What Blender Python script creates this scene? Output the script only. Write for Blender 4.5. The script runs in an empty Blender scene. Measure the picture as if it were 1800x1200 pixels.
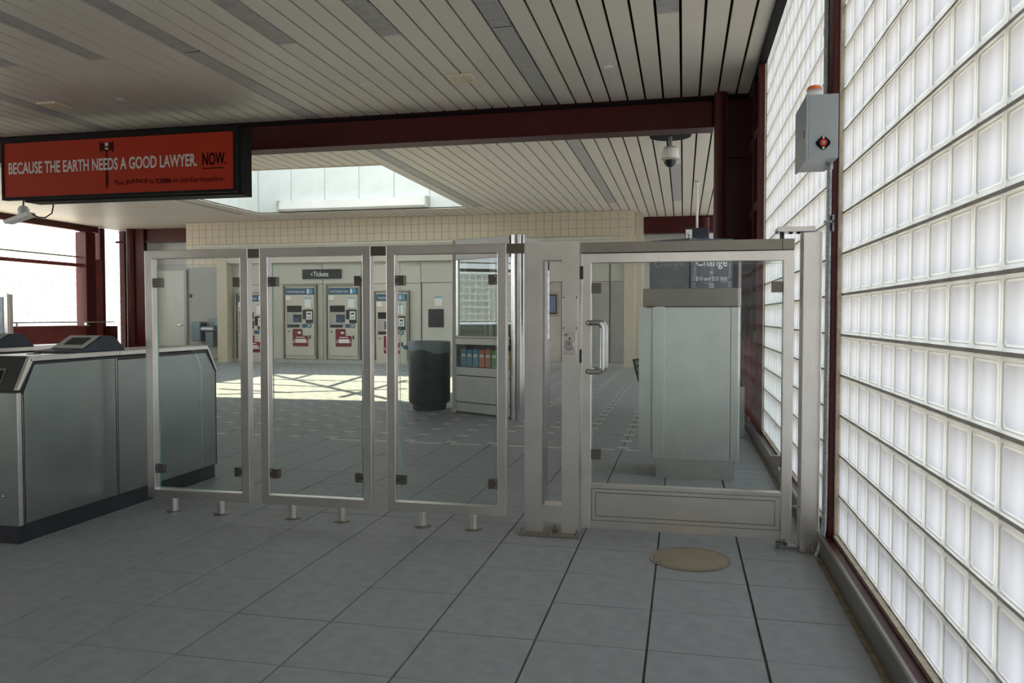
import bpy, bmesh, math, random
from mathutils import Vector, Matrix
random.seed(7)
S = bpy.context.scene
C = S.collection
# ------------------------------------------------------------------ camera
FPX = 1373.0
YAW = math.atan(301/1373.0); PITCH = math.atan(44/1373.0)
cd = bpy.data.cameras.new('camera'); cam = bpy.data.objects.new('camera', cd); C.objects.link(cam)
cam.location = (0, 0, 1.2); cam.rotation_euler = (math.pi/2-PITCH, 0, YAW)
cd.sensor_width = 36; cd.lens = FPX/1800*36; cd.clip_start = .05; cd.clip_end = 400
S.camera = cam
# ------------------------------------------------------------------ world, sun, exposure
w = bpy.data.worlds.new('sky'); S.world = w; w.use_nodes = True
bg = w.node_tree.nodes['Background']; bg.inputs['Color'].default_value = (.93, .97, 1.0, 1); bg.inputs['Strength'].default_value = 2.7
sd = bpy.data.lights.new('sun', 'SUN'); sun = bpy.data.objects.new('sun', sd); C.objects.link(sun)
sd.energy = 15.5; sd.angle = .009; sd.color = (1, .86, .57)
SUN = Vector((.346, -.462, -1)).normalized()
sun.rotation_euler = SUN.to_track_quat('-Z', 'Y').to_euler(); sun.location = (-12, 20, 15)
S.view_settings.view_transform = 'Standard'; S.view_settings.look = 'None'
S.view_settings.exposure = 0.48; S.view_settings.gamma = 1.0; S.view_settings.use_curve_mapping = False

def project(p):
    fw = Vector((-math.sin(YAW)*math.cos(PITCH), math.cos(YAW)*math.cos(PITCH), -math.sin(PITCH)))
    rt = Vector((math.cos(YAW), math.sin(YAW), 0)); up = rt.cross(fw)
    d = Vector(p)-Vector((0, 0, 1.2)); k = d.dot(fw)
    if k < .05: return None
    return 900+FPX*d.dot(rt)/k, 600-FPX*d.dot(up)/k, k
# ------------------------------------------------------------------ materials
MATS = {}
def newmat(name):
    m = bpy.data.materials.new(name); m.use_nodes = True; MATS[name] = m
    nt = m.node_tree
    return m, nt, nt.nodes['Principled BSDF']
def node(nt, t, **kw):
    n = nt.nodes.new(t)
    for k, v in kw.items():
        if k in n.inputs: n.inputs[k].default_value = v
        else: setattr(n, k, v)
    return n
def noise_on(nt, scale, stretch=(1, 1, 1), detail=4, coord='Object'):
    tc = node(nt, 'ShaderNodeTexCoord'); mp = node(nt, 'ShaderNodeMapping'); mp.inputs['Scale'].default_value = stretch
    nt.links.new(tc.outputs[coord], mp.inputs['Vector'])
    nz = node(nt, 'ShaderNodeTexNoise'); nz.inputs['Scale'].default_value = scale; nz.inputs['Detail'].default_value = detail
    nt.links.new(mp.outputs[0], nz.inputs['Vector'])
    return nz
def ramp(nt, src, stops):
    r = node(nt, 'ShaderNodeValToRGB')
    el = r.color_ramp.elements
    el[0].position, el[0].color = stops[0][0], (*stops[0][1], 1)
    el[1].position, el[1].color = stops[-1][0], (*stops[-1][1], 1)
    for p, c in stops[1:-1]:
        e = el.new(p); e.color = (*c, 1)
    nt.links.new(src, r.inputs[0]); return r
def paint(name, col, rough=.5, var=.12, scale=6, metal=0, spec=.5, stretch=(1, 1, 1), bump=0, bscale=60):
    m, nt, b = newmat(name)
    nz = noise_on(nt, scale, stretch)
    lo = tuple(c*(1-var) for c in col); hi = tuple(min(1, c*(1+var)) for c in col)
    r = ramp(nt, nz.outputs['Fac'], [(.3, lo), (.7, hi)])
    nt.links.new(r.outputs[0], b.inputs['Base Color'])
    b.inputs['Roughness'].default_value = rough; b.inputs['Metallic'].default_value = metal
    b.inputs['Specular IOR Level'].default_value = spec
    if bump:
        nb = noise_on(nt, bscale, (1, 1, 1), 3); bp = node(nt, 'ShaderNodeBump'); bp.inputs['Strength'].default_value = bump; bp.inputs['Distance'].default_value = .004
        nt.links.new(nb.outputs['Fac'], bp.inputs['Height']); nt.links.new(bp.outputs[0], b.inputs['Normal'])
    return m
def steel(name, col, rough, stretch=(90, 90, 1.2), amp=.10):
    m, nt, b = newmat(name)
    b.inputs['Metallic'].default_value = 1
    nz = noise_on(nt, 5, stretch, 3); sm = noise_on(nt, 5, (1, 1, 1), 6)
    r1 = ramp(nt, nz.outputs['Fac'], [(.3, tuple(c*.965 for c in col)), (.7, tuple(min(1, c*1.03) for c in col))])
    r2 = ramp(nt, sm.outputs['Fac'], [(.3, (.86, .85, .83)), (.7, (1, 1, 1))])
    mx = node(nt, 'ShaderNodeMix', data_type='RGBA', blend_type='MULTIPLY'); mx.inputs[0].default_value = .8
    nt.links.new(r1.outputs[0], mx.inputs[6]); nt.links.new(r2.outputs[0], mx.inputs[7]); nt.links.new(mx.outputs[2], b.inputs['Base Color'])
    mr = node(nt, 'ShaderNodeMapRange'); mr.inputs['To Min'].default_value = rough-amp; mr.inputs['To Max'].default_value = rough+amp
    nt.links.new(sm.outputs['Fac'], mr.inputs['Value']); nt.links.new(mr.outputs[0], b.inputs['Roughness'])
    bp = node(nt, 'ShaderNodeBump'); bp.inputs['Strength'].default_value = .03; bp.inputs['Distance'].default_value = .002
    nt.links.new(nz.outputs['Fac'], bp.inputs['Height']); nt.links.new(bp.outputs[0], b.inputs['Normal'])
    return m
STEEL = steel('brushed_stainless', (.83, .805, .775), .30, amp=.04)
STEELH = steel('brushed_stainless_horizontal', (.72, .70, .67), .30, (1.2, 90, 90), .04)
STEELD = steel('dull_stainless', (.31, .29, .26), .42, (1.2, 90, 90))
STEELC = steel('console_stainless', (.34, .37, .365), .30, (90, 1.0, 90), .03)
CLIPM = steel('dark_clip_steel', (.20, .185, .165), .34, (1, 1, 1), .05)
CHROME = steel('polished_tube', (.55, .55, .56), .22, (1, 1, 1), .05)
GALV = paint('galvanised_pipe', (.30, .32, .33), .45, .25, 60, .8)
RED = paint('dark_red_paint', (.068, .0095, .0105), .38, .12, 3, 0, .28)
REDB = paint('worn_red_paint', (.20, .035, .03), .5, .25, 4)
SLAT = paint('cream_slat', (.74, .69, .61), .42, .05, 1.2, 0, .4, (2, .5, 1))
DARK = paint('ceiling_void', (.02, .018, .016), .9, .1)
GREYSTRIP = paint('grey_louvre', (.46, .455, .44), .5, .06, 4)
LOUV = paint('louvre_fin', (.50, .49, .48), .5, .08, 8)
GROUT = paint('dark_grout', (.13, .13, .125), .9, .3, 30)
TILE = paint('grey_floor_tile', (.285, .305, .326), .5, .10, 14, 0, .45, (1, 1, 1), .25, 120)
ACC = paint('pale_accent_tile', (.56, .55, .52), .55, .08, 12)
WTILE = paint('beige_wall_tile', (.64, .565, .44), .3, .05, 7)
WGROUT = paint('beige_grout', (.36, .32, .26), .9, .1)
WALLP = paint('cream_wall_panel', (.62, .60, .53), .4, .05, 2)
WALLG = paint('pale_grey_wall', (.55, .56, .55), .5, .05, 2)
WHITE = paint('white_enamel', (.80, .80, .78), .4, .04, 3)
WELLW = paint('well_white', (.78, .82, .82), .5, .04, 3)
BLACK = paint('black_case', (.006, .006, .007), .6, .2, 6, 0, .15)
CHAR = paint('charcoal_paint', (.03, .032, .034), .45, .2)
NAVY = paint('navy_plastic', (.022, .032, .052), .4, .15)
PLINTH = paint('black_rubber', (.016, .018, .024), .6, .2)
MORTAR = paint('grey_mortar', (.36, .335, .31), .9, .12, 20)
GREYBOX = paint('grey_enamel', (.37, .405, .425), .38, .04, 3)
ORANGE = paint('orange_lens', (.75, .14, .03), .2, .08)
REDP = paint('red_plastic', (.62, .03, .03), .35, .1)
WHITEP = paint('white_print', (.85, .85, .84), .5, .02)
BLACKP = paint('black_print', (.015, .015, .015), .6, .02)
BRASS = paint('brass_disc', (.30, .265, .18), .42, .10, 5, .55)
TRASH = paint('dark_green_plastic', (.034, .048, .050), .45, .3, 9)
BLUE = paint('blue_panel', (.035, .11, .19), .4, .1)
LBLUE = paint('light_blue_print', (.12, .42, .62), .5, .05)
MACHF = paint('machine_face', (.58, .545, .47), .35, .06, 4, .15)
MAROON = paint('maroon_plate', (.20, .017, .035), .4, .1)
GLASSK = paint('dark_screen', (.02, .025, .03), .12, .1)
SCREENB = paint('grey_blue_screen', (.18, .24, .34), .2, .05)
FOUNT = paint('fountain_grey_blue', (.22, .28, .33), .35, .1, 4, .4)
CONC = paint('pale_concrete', (.33, .33, .33), .9, .1, .8)
KICK = steel('kick_plate_steel', (.33, .32, .29), .40, (90, 1.2, 90))
BEIGE = paint('beige_sealant', (.42, .36, .28), .8, .2, 30)
GRIME = paint('floor_edge_grime', (.20, .175, .12), .9, .4, 14)
SIGNO = paint('orange_poster', (.40, .030, .008), .5, .10, .7, 0, .15)
BROWN = paint('gavel_brown', (.07, .012, .008), .8, .2, 20, 0, .05)

def thin_glass(name, tint, refl, rough=.0, ior=1.45):
    m = bpy.data.materials.new(name); m.use_nodes = True; nt = m.node_tree; nt.nodes.clear()
    o = node(nt, 'ShaderNodeOutputMaterial'); t = node(nt, 'ShaderNodeBsdfTransparent'); g = node(nt, 'ShaderNodeBsdfGlossy')
    t.inputs[0].default_value = (*tint, 1); g.inputs['Roughness'].default_value = rough; g.inputs['Color'].default_value = (1, 1, 1, 1)
    f = node(nt, 'ShaderNodeFresnel'); f.inputs['IOR'].default_value = ior
    mul = node(nt, 'ShaderNodeMath', operation='MULTIPLY'); mul.inputs[1].default_value = refl; mul.use_clamp = True
    mix = node(nt, 'ShaderNodeMixShader')
    # only the face turned to the viewer mirrors; a thin sheet has no total reflection on its far face
    ge = node(nt, 'ShaderNodeNewGeometry'); inv = node(nt, 'ShaderNodeMath', operation='SUBTRACT'); inv.inputs[0].default_value = 1
    nt.links.new(ge.outputs['Backfacing'], inv.inputs[1])
    m2 = node(nt, 'ShaderNodeMath', operation='MULTIPLY'); nt.links.new(mul.outputs[0], m2.inputs[0]); nt.links.new(inv.outputs[0], m2.inputs[1])
    nt.links.new(f.outputs[0], mul.inputs[0]); nt.links.new(m2.outputs[0], mix.inputs[0])
    nt.links.new(t.outputs[0], mix.inputs[1]); nt.links.new(g.outputs[0], mix.inputs[2]); nt.links.new(mix.outputs[0], o.inputs[0])
    return m
PANE = thin_glass('clear_greenish_pane', (.95, .978, .968), 1.6)
BOOTHG = thin_glass('reflective_booth_glass', (.62, .66, .64), 3.2)
ROOFG = thin_glass('skylight_glass', (.70, .715, .72), .6)
EDGEG = paint('green_glass_edge', (.22, .42, .36), .15, .1)

def block_mats():
    def base(name):
        m = bpy.data.materials.new(name); m.use_nodes = True; nt = m.node_tree; nt.nodes.clear()
        return m, nt, node(nt, 'ShaderNodeOutputMaterial')
    # face: frosted cast glass, part clear, part scattering
    m1, nt, o = base('glass_block_face')
    tr = node(nt, 'ShaderNodeBsdfTranslucent'); tp = node(nt, 'ShaderNodeBsdfTransparent'); gl = node(nt, 'ShaderNodeBsdfGlossy')
    gl.inputs['Roughness'].default_value = .12; tp.inputs[0].default_value = (.90, .91, .95, 1)
    nz = noise_on(nt, 2.0, (1, 5, .7), 1)
    rp = ramp(nt, nz.outputs['Fac'], [(.3, (.375, .375, .41)), (.7, (.465, .465, .505))])
    nt.links.new(rp.outputs[0], tr.inputs[0])
    a = node(nt, 'ShaderNodeMixShader'); a.inputs[0].default_value = .06
    nt.links.new(tr.outputs[0], a.inputs[1]); nt.links.new(tp.outputs[0], a.inputs[2])
    b = node(nt, 'ShaderNodeMixShader'); b.inputs[0].default_value = .05; nt.links.new(a.outputs[0], b.inputs[1]); nt.links.new(gl.outputs[0], b.inputs[2])
    nt.links.new(b.outputs[0], o.inputs[0])
    # rim
    m2, nt, o = base('glass_block_rim')
    tr = node(nt, 'ShaderNodeBsdfTranslucent'); tr.inputs[0].default_value = (.98, .99, .985, 1)
    tp = node(nt, 'ShaderNodeBsdfTransparent'); tp.inputs[0].default_value = (.97, .985, .98, 1)
    a = node(nt, 'ShaderNodeMixShader'); a.inputs[0].default_value = .6
    gl = node(nt, 'ShaderNodeBsdfGlossy'); gl.inputs['Roughness'].default_value = .08
    nt.links.new(tr.outputs[0], a.inputs[1]); nt.links.new(tp.outputs[0], a.inputs[2])
    b = node(nt, 'ShaderNodeMixShader'); b.inputs[0].default_value = .06
    nt.links.new(a.outputs[0], b.inputs[1]); nt.links.new(gl.outputs[0], b.inputs[2]); nt.links.new(b.outputs[0], o.inputs[0])
    m3 = paint('glass_block_edge_coat', (.93, .95, .93), .5, .03)
    m4 = thin_glass('glass_block_back', (.96, .98, .97), .5)
    return [m2, m1, m3, m4]
BLK = block_mats()
# ------------------------------------------------------------------ mesh helpers
def B(): return bmesh.new()
def box(bm, x0, x1, y0, y1, z0, z1):
    v = [bm.verts.new(p) for p in ((x0, y0, z0), (x1, y0, z0), (x1, y1, z0), (x0, y1, z0), (x0, y0, z1), (x1, y0, z1), (x1, y1, z1), (x0, y1, z1))]
    for f in ((3, 2, 1, 0), (4, 5, 6, 7), (0, 1, 5, 4), (1, 2, 6, 5), (2, 3, 7, 6), (3, 0, 4, 7)): bm.faces.new([v[i] for i in f])
    return v
def obox(bm, a, b, thick, z0, z1, side=0):
    "box along the plan segment a-b; side shifts it off the line"
    a = Vector((a[0], a[1])); b = Vector((b[0], b[1])); d = (b-a).normalized(); n = Vector((d.y, -d.x))
    p = [a+n*(side-thick/2), b+n*(side-thick/2), b+n*(side+thick/2), a+n*(side+thick/2)]
    lo = [bm.verts.new((q.x, q.y, z0)) for q in p]; hi = [bm.verts.new((q.x, q.y, z1)) for q in p]
    bm.faces.new(lo[::-1]); bm.faces.new(hi)
    for i in range(4): bm.faces.new((lo[i], lo[(i+1) % 4], hi[(i+1) % 4], hi[i]))
def prism(bm, pts, axis, a0, a1):
    "polygon extruded along an axis: X pts=(y,z), Y pts=(x,z), Z pts=(x,y)"
    def P(p, a): return {'X': (a, p[0], p[1]), 'Y': (p[0], a, p[1]), 'Z': (p[0], p[1], a)}[axis]
    A = [bm.verts.new(P(p, a0)) for p in pts]; Bq = [bm.verts.new(P(p, a1)) for p in pts]
    bm.faces.new(A); bm.faces.new(Bq[::-1])
    n = len(pts)
    for i in range(n): bm.faces.new((A[i], A[(i+1) % n], Bq[(i+1) % n], Bq[i]))
def lathe(bm, prof, c, seg=24, axis='Z'):
    "prof = [(r, h)] turned about an axis through c"
    rings = []
    for r, h in prof:
        ring = []
        for i in range(seg):
            t = 2*math.pi*i/seg; u, v = max(r, 1e-5)*math.cos(t), max(r, 1e-5)*math.sin(t)
            p = {'Z': (u, v, h), 'Y': (u, h, v), 'X': (h, u, v)}[axis]
            ring.append(bm.verts.new((c[0]+p[0], c[1]+p[1], c[2]+p[2])))
        rings.append(ring)
    for a, b in zip(rings, rings[1:]):
        for i in range(seg): bm.faces.new((a[i], a[(i+1) % seg], b[(i+1) % seg], b[i]))
    bm.faces.new(rings[0][::-1]); bm.faces.new(rings[-1])
def tube(bm, pts, r, seg=12):
    pts = [Vector(p) for p in pts]; rings = []
    for i, p in enumerate(pts):
        t = (pts[min(i+1, len(pts)-1)]-pts[max(i-1, 0)]).normalized()
        up = Vector((0, 0, 1)) if abs(t.z) < .9 else Vector((0, 1, 0))
        if i == 0: u = t.cross(up).normalized()
        else: u = (u-t*u.dot(t)).normalized()
        v = t.cross(u)
        rings.append([bm.verts.new(p+(u*math.cos(2*math.pi*k/seg)+v*math.sin(2*math.pi*k/seg))*r) for k in range(seg)])
    for a, b in zip(rings, rings[1:]):
        for i in range(seg): bm.faces.new((a[i], a[(i+1) % seg], b[(i+1) % seg], b[i]))
    bm.faces.new(rings[0][::-1]); bm.faces.new(rings[-1])
def arc(c, r, a0, a1, n, plane='XZ', fixed=0):
    out = []
    for i in range(n+1):
        t = math.radians(a0+(a1-a0)*i/n); u, v = c[0]+r*math.cos(t), c[1]+r*math.sin(t)
        out.append({'XZ': (u, fixed, v), 'YZ': (fixed, u, v), 'XY': (u, v, fixed)}[plane])
    return out
def mesh_of(name, bm, mat):
    bmesh.ops.recalc_face_normals(bm, faces=bm.faces)
    me = bpy.data.meshes.new(name); bm.to_mesh(me); bm.free()
    for m in (mat if isinstance(mat, list) else [mat]): me.materials.append(m)
    return me
def place(o, parent=None):
    C.objects.link(o)
    if parent is not None:
        o.parent = parent; o.matrix_parent_inverse = ABS[parent.name].inverted()
    return o
ABS = {}
def add(name, bm, mat, parent=None, bevel=0, smooth=False):
    me = mesh_of(name, bm, mat)
    if smooth:
        for p in me.polygons: p.use_smooth = True
    # origin at the bottom centre of the piece
    xs = [v.co for v in me.vertices]
    c = Vector(((min(v.x for v in xs)+max(v.x for v in xs))/2, (min(v.y for v in xs)+max(v.y for v in xs))/2, min(v.z for v in xs)))
    me.transform(Matrix.Translation(-c))
    o = bpy.data.objects.new(name, me); o.location = c
    place(o, parent); ABS[o.name] = Matrix.Translation(c)
    if smooth:
        md = o.modifiers.new('edges', 'EDGE_SPLIT'); md.split_angle = math.radians(38)
    if bevel:
        md = o.modifiers.new('bevel', 'BEVEL'); md.width = bevel; md.segments = 2; md.limit_method = 'ANGLE'
    return o
def at(name, me, loc, parent):
    o = bpy.data.objects.new(name, me); o.location = loc
    place(o, parent); ABS[o.name] = Matrix.Translation(Vector(loc)); return o
def tag(o, label, cat, group=None):
    o['label'] = label; o['category'] = cat
    if group: o['group'] = group
    return o
def thing(name, loc, label, cat, group=None):
    o = bpy.data.objects.new(name, None); o.empty_display_size = .1; o.location = loc; C.objects.link(o)
    ABS[o.name] = Matrix.Translation(Vector(loc))
    return tag(o, label, cat, group)
def struct(o): o['kind'] = 'structure'; return o
def stuff(o): o['kind'] = 'stuff'; return o
def text_bm(body, width, height, loc, facing='Y', depth=.002, rot=0, squeeze=None, ang=0, bold=0):
    "flat lettering fitted to width x height, lower left corner at loc, facing -Y (turned by ang about Z)"
    cu = bpy.data.curves.new('lettering', 'FONT'); cu.body = body; cu.size = 1; cu.extrude = .5; cu.offset = bold; cu.resolution_u = 3
    ob = bpy.data.objects.new('lettering', cu); C.objects.link(ob)
    dg = bpy.context.evaluated_depsgraph_get(); me = bpy.data.meshes.new_from_object(ob.evaluated_get(dg))
    bpy.data.objects.remove(ob); bpy.data.curves.remove(cu)
    vs = [v.co.copy() for v in me.vertices]
    x0, x1 = min(v.x for v in vs), max(v.x for v in vs); y0, y1 = min(v.y for v in vs), max(v.y for v in vs)
    sx = width/(x1-x0); sy = height/(y1-y0)
    M = Matrix.Translation(Vector(loc)) @ Matrix.Rotation(ang, 4, 'Z') @ Matrix.Rotation(math.pi/2, 4, 'X') @ Matrix.Rotation(rot, 4, 'Z') @ Matrix.Diagonal((sx, sy, depth, 1)) @ Matrix.Translation((-x0, -y0, 0))
    me.transform(M)
    bm = B(); bm.from_mesh(me); bpy.data.meshes.remove(me); return bm

# ================================================================== FLOOR
ZC = 3.68
bm = B(); box(bm, -16.4, .95, -6, 21, -.12, -.012)
floor = struct(add('floor', bm, GROUT))
PX, PY, X0, Y0 = .409, .394, -.121, 2.42
bm = B(); box(bm, .0045, PX-.0045, .0022, PY-.0022, -.03, 0); tile_me = mesh_of('tile', bm, TILE)
bm = B(); box(bm, 0, .105, 0, .105, -.03, .0015); acc_me = mesh_of('accent_tile', bm, ACC)
tiles, accs = [], []
for i in range(-40, 2):
    for j in range(-21, 47):
        x, y = X0+i*PX, Y0+j*PY
        if x < -16.3 or y > 20.6: continue
        if i == 1: x1 = .672
        tiles.append((x, y, i))
        if y > 7.05 and i < 1: accs.append((x, y))
def vis_area(x, y, sx, sy, z=0):
    q = [project((x+a*sx, y+b*sy, z)) for a, b in ((0, 0), (1, 0), (1, 1), (0, 1))]
    if any(p is None for p in q): return 0
    cx, cy = sum(p[0] for p in q)/4, sum(p[1] for p in q)/4
    if not (-60 < cx < 1860 and cy < 1260): return 0
    return abs(sum(q[k][0]*q[(k+1) % 4][1]-q[(k+1) % 4][0]*q[k][1] for k in range(4)))/2
tiles.sort(key=lambda t: -vis_area(t[0], t[1], PX, PY))
rest = B()
bm = B(); box(bm, .006, .672-X0-PX, .0025, PY-.0025, -.03, 0); tile_edge = mesh_of('tile', bm, TILE)
for k, (x, y, i) in enumerate(tiles):
    if k < 300: at('tile', tile_edge if i == 1 else tile_me, (x, y, random.uniform(-.0008, .0008)), floor)
    else: box(rest, x+.006, (x+PX-.006 if i < 1 else .672), y+.0025, y+PY-.0025, -.03, 0)
stuff(add('floor_tiles', rest, TILE, floor))
accs.sort(key=lambda t: -vis_area(t[0], t[1], .1, .1)); rest = B()
for k, (x, y) in enumerate(accs):
    if k < 300: at('accent_tile', acc_me, (x-.05, y-.05, 0), floor)
    else: box(rest, x-.05, x+.055, y-.05, y+.055, -.03, .0015)
stuff(add('accent_tiles', rest, ACC, floor))
bm = B(); 
for j in (-6.0, -3.0): pass
for i in range(-8, 1):
    x = X0+i*PX
    box(bm, x+.03, x+.34, 7.0, 7.075, -.03, .0016)
stuff(add('accent_strips', bm, ACC, floor))
# outside ground
bm = B(); box(bm, -90, -16.45, -60, 90, -.3, -.10); box(bm, 1.0, 90, -60, 90, -.3, -.10); box(bm, -16.45, 1.0, 21, 90, -.3, -.10); box(bm, -16.45, 1, -60, -6, -.3, -.10)
g = add('ground', bm, CONC); struct(g)

# ================================================================== CEILING
WX0, WX1, WY0, WY1 = -10.04, -4.84, 12.1, 17.2      # skylight well
bm = B()
for a in ((-16.2, .95, -6, WY0-.1), (-16.2, .95, WY1+.1, 21), (-16.2, WX0-.1, WY0-.1, WY1+.1), (WX1+.1, .95, WY0-.1, WY1+.1)): box(bm, a[0], a[1], a[2], a[3], ZC+.06, ZC+.25)
ceiling = struct(add('ceiling', bm, DARK))
def slat_mesh(wd, ln, name='slat', mat=SLAT, flange=.03):
    bm = B(); h = wd/2
    prof = [(-h, 0), (h, 0), (h, flange), (h-.004, flange), (h-.004, .004), (-h+.004, .004), (-h+.004, flange), (-h, flange)]
    A = [bm.verts.new((p[0], 0, p[1])) for p in prof]; E = [bm.verts.new((p[0], ln, p[1])) for p in prof]; n = len(prof)
    for i in range(n): bm.faces.new((A[i], A[(i+1) % n], E[(i+1) % n], E[i]))
    for q in ((0, 1, 4, 5), (1, 2, 3, 4), (0, 5, 6, 7)):
        bm.faces.new([A[i] for i in q]); bm.faces.new([E[i] for i in q][::-1])
    return mesh_of(name, bm, mat)
YN0, YN1, YF0, YF1 = -6.0, 9.13, 9.44, 19.86
SW = .176
cache = {}
def slat(k, y0, y1, mat=SLAT, name='slat'):
    key = (round(y1-y0, 3), mat.name)
    if key not in cache: cache[key] = slat_mesh(SW, y1-y0, name, mat)
    return at(name, cache[key], (-.04-.2*k-.1, y0, ZC), ceiling)
def xk(k): return -.14-.2*k
full = {7: 'n', 22: 'n', 37: 'n', 52: 'n', 67: 'n'}           # strips running the whole bay
short = [0, 12, 17, 27, 32, 42, 47, 57, 62]
for k in range(-4, 80):
    x = xk(k)
    if k in full:
        slat(k, 6.62, YN1, GREYSTRIP, 'grey_strip')
    elif k in short: slat(k, 6.6, YN1)
    else: slat(k, YN0, YN1)
    # far bay
    segs = [(YF0, YF1)]
    if WX0 < x < WX1: segs = [(YF0, WY0), (WY1, YF1)]
    if k in (7, 22, 0, 52):
        y0 = 13.1 if k == 0 else YF0
        if k in (0,): slat(k, YF0, y0)
        e = 17.25
        slat(k, y0, e, GREYSTRIP, 'grey_strip'); slat(k, e, YF1)
        continue
    for a, b in segs: slat(k, a, b)
ORD = ['nearest the glass block wall', 'second out from the glass block wall', 'third out from the glass block wall', 'fourth out from the glass block wall', 'fifth out from the glass block wall', 'sixth out from the glass block wall', 'seventh out from the glass block wall', 'eighth out from the glass block wall', 'farthest out from the glass block wall']
n = 0
for k in sorted(list(full)+short):
    if k > 45: continue
    x = xk(k)
    r = thing('ceiling_louvre', (x, 6.6, ZC), 'grey ribbed louvre strip in the near ceiling, '+ORD[n], 'louvre', 'ceiling louvres'); n += 1
    bm = B(); box(bm, x-.085, x+.085, 2.0, 6.595, ZC+.028, ZC+.036); add('backing', bm, CHAR, r)
    bm = B(); box(bm, x-.088, x-.082, 2.0, 6.595, ZC, ZC+.036); box(bm, x+.082, x+.088, 2.0, 6.595, ZC, ZC+.036); box(bm, x-.082, x+.082, 6.589, 6.595, ZC, ZC+.036); add('frame', bm, LOUV, r)
    bm = B(); y = 3.4
    while y < 6.58: box(bm, x-.082, x+.082, y, y+.020, ZC+.002, ZC+.022); y += .032
    f = add('fins', bm, LOUV, r); f['kind'] = 'stuff'
    slat(k, YN0, 2.0)
# sprinkler discs and speaker grilles
def disc(x, y, lab):
    bm = B(); lathe(bm, [(.0, .0), (.03, -.004), (.042, -.012), (.045, -.012), (.045, 0)][::-1], (x, y, ZC), 20)
    tag(add('ceiling_disc', bm, WHITE, smooth=True), lab, 'sprinkler cover', 'ceiling discs')
for x, y, lab in ((-.747, 7.87, 'small white disc on the near ceiling, right of the square grille'), (-3.342, 7.88, 'small white disc on the near ceiling, left of the square grille'), (-6.31, 7.86, 'small white disc on the near ceiling above the orange advertising sign'),
                  (-.55, 12.9, 'small white disc on the far ceiling near the dome camera'), (-3.3, 12.9, 'small white disc on the far ceiling right of the skylight'), (-3.0, 15.8, 'small white disc on the far ceiling just before the tiled bulkhead')): disc(x, y, lab)
def grille(x, y, s, lab):
    r = thing('ceiling_grille', (x, y, ZC), lab, 'speaker grille', 'square ceiling grilles')
    bm = B()
    for a in ((x-s, x+s, y-s, y-s+.03), (x-s, x+s, y+s-.03, y+s), (x-s, x-s+.03, y-s+.03, y+s-.03), (x+s-.03, x+s, y-s+.03, y+s-.03)): box(bm, a[0], a[1], a[2], a[3], ZC-.022, ZC-.001)
    add('frame', bm, MATS['beige_grille'], r)
    bm = B(); box(bm, x-s+.03, x+s-.03, y-s+.03, y+s-.03, ZC-.010, ZC-.001); add('back_plate', bm, GREYSTRIP, r)
    bm = B(); q = x-s+.045
    while q < x+s-.04: box(bm, q, q+.010, y-s+.03, y+s-.03, ZC-.020, ZC-.010); q += .026
    q = y-s+.045
    while q < y+s-.04: box(bm, x-s+.03, x+s-.03, q, q+.010, ZC-.019, ZC-.011); q += .026
    stuff(add('bars', bm, MATS['beige_grille'], r))
paint('beige_grille', (.80, .70, .54), .5, .06)
grille(-2.263, 7.894, .13, 'square beige grille in the near ceiling above the fence')
grille(-7.224, 7.878, .13, 'square beige grille in the near ceiling above the orange sign')
grille(-2.2, 16.9, .12, 'square beige grille in the far ceiling by the tiled bulkhead')
grille(-11.9, 15.6, .12, 'square beige grille in the far ceiling left of the skylight')

# skylight well
WT = 5.2
rw = thing('skylight_well', ((WX0+WX1)/2, (WY0+WY1)/2, ZC), 'white panelled square skylight well cut into the far ceiling', 'skylight')
def wellpanels(a, b, n, fixed, axis):
    for i in range(n):
        p = a+(b-a)*i/n; q = a+(b-a)*(i+1)/n
        bm = B()
        if axis == 'X': box(bm, p+.006, q-.006, fixed, fixed+.03, ZC, WT)
        else: box(bm, fixed, fixed+.03, p+.006, q-.006, ZC, WT)
        add('panel', bm, WELLW, rw)
wellpanels(WX0, WX1, 6, WY1, 'X'); wellpanels(WX0, WX1, 6, WY0-.03, 'X'); wellpanels(WY0, WY1, 6, WX0-.03, 'Y'); wellpanels(WY0, WY1, 6, WX1, 'Y')
bm = B()
box(bm, WX0-.10, WX1+.10, WY1+.03, WY1+.10, ZC+.06, WT); box(bm, WX0-.10, WX1+.10, WY0-.10, WY0-.03, ZC+.06, WT); box(bm, WX0-.10, WX0-.03, WY0-.03, WY1+.03, ZC+.06, WT); box(bm, WX1+.03, WX1+.10, WY0-.03, WY1+.03, ZC+.06, WT)
add('curb', bm, WALLG, rw)
bm = B(); e = .03
box(bm, WX0-e, WX1+e, WY0-e-.01, WY0, ZC-.012, ZC+.02); box(bm, WX0-e, WX1+e, WY1, WY1+e+.01, ZC-.012, ZC+.02); box(bm, WX0-e-.01, WX0, WY0, WY1, ZC-.012, ZC+.02); box(bm, WX1, WX1+e+.01, WY0, WY1, ZC-.012, ZC+.02)
add('edge_trim', bm, SLAT, rw)
bm = B(); box(bm, WX0-.1, WX1+.1, WY0-.1, WY1+.1, WT+.10, WT+.112); add('glazing', bm, ROOFG, rw)
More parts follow.
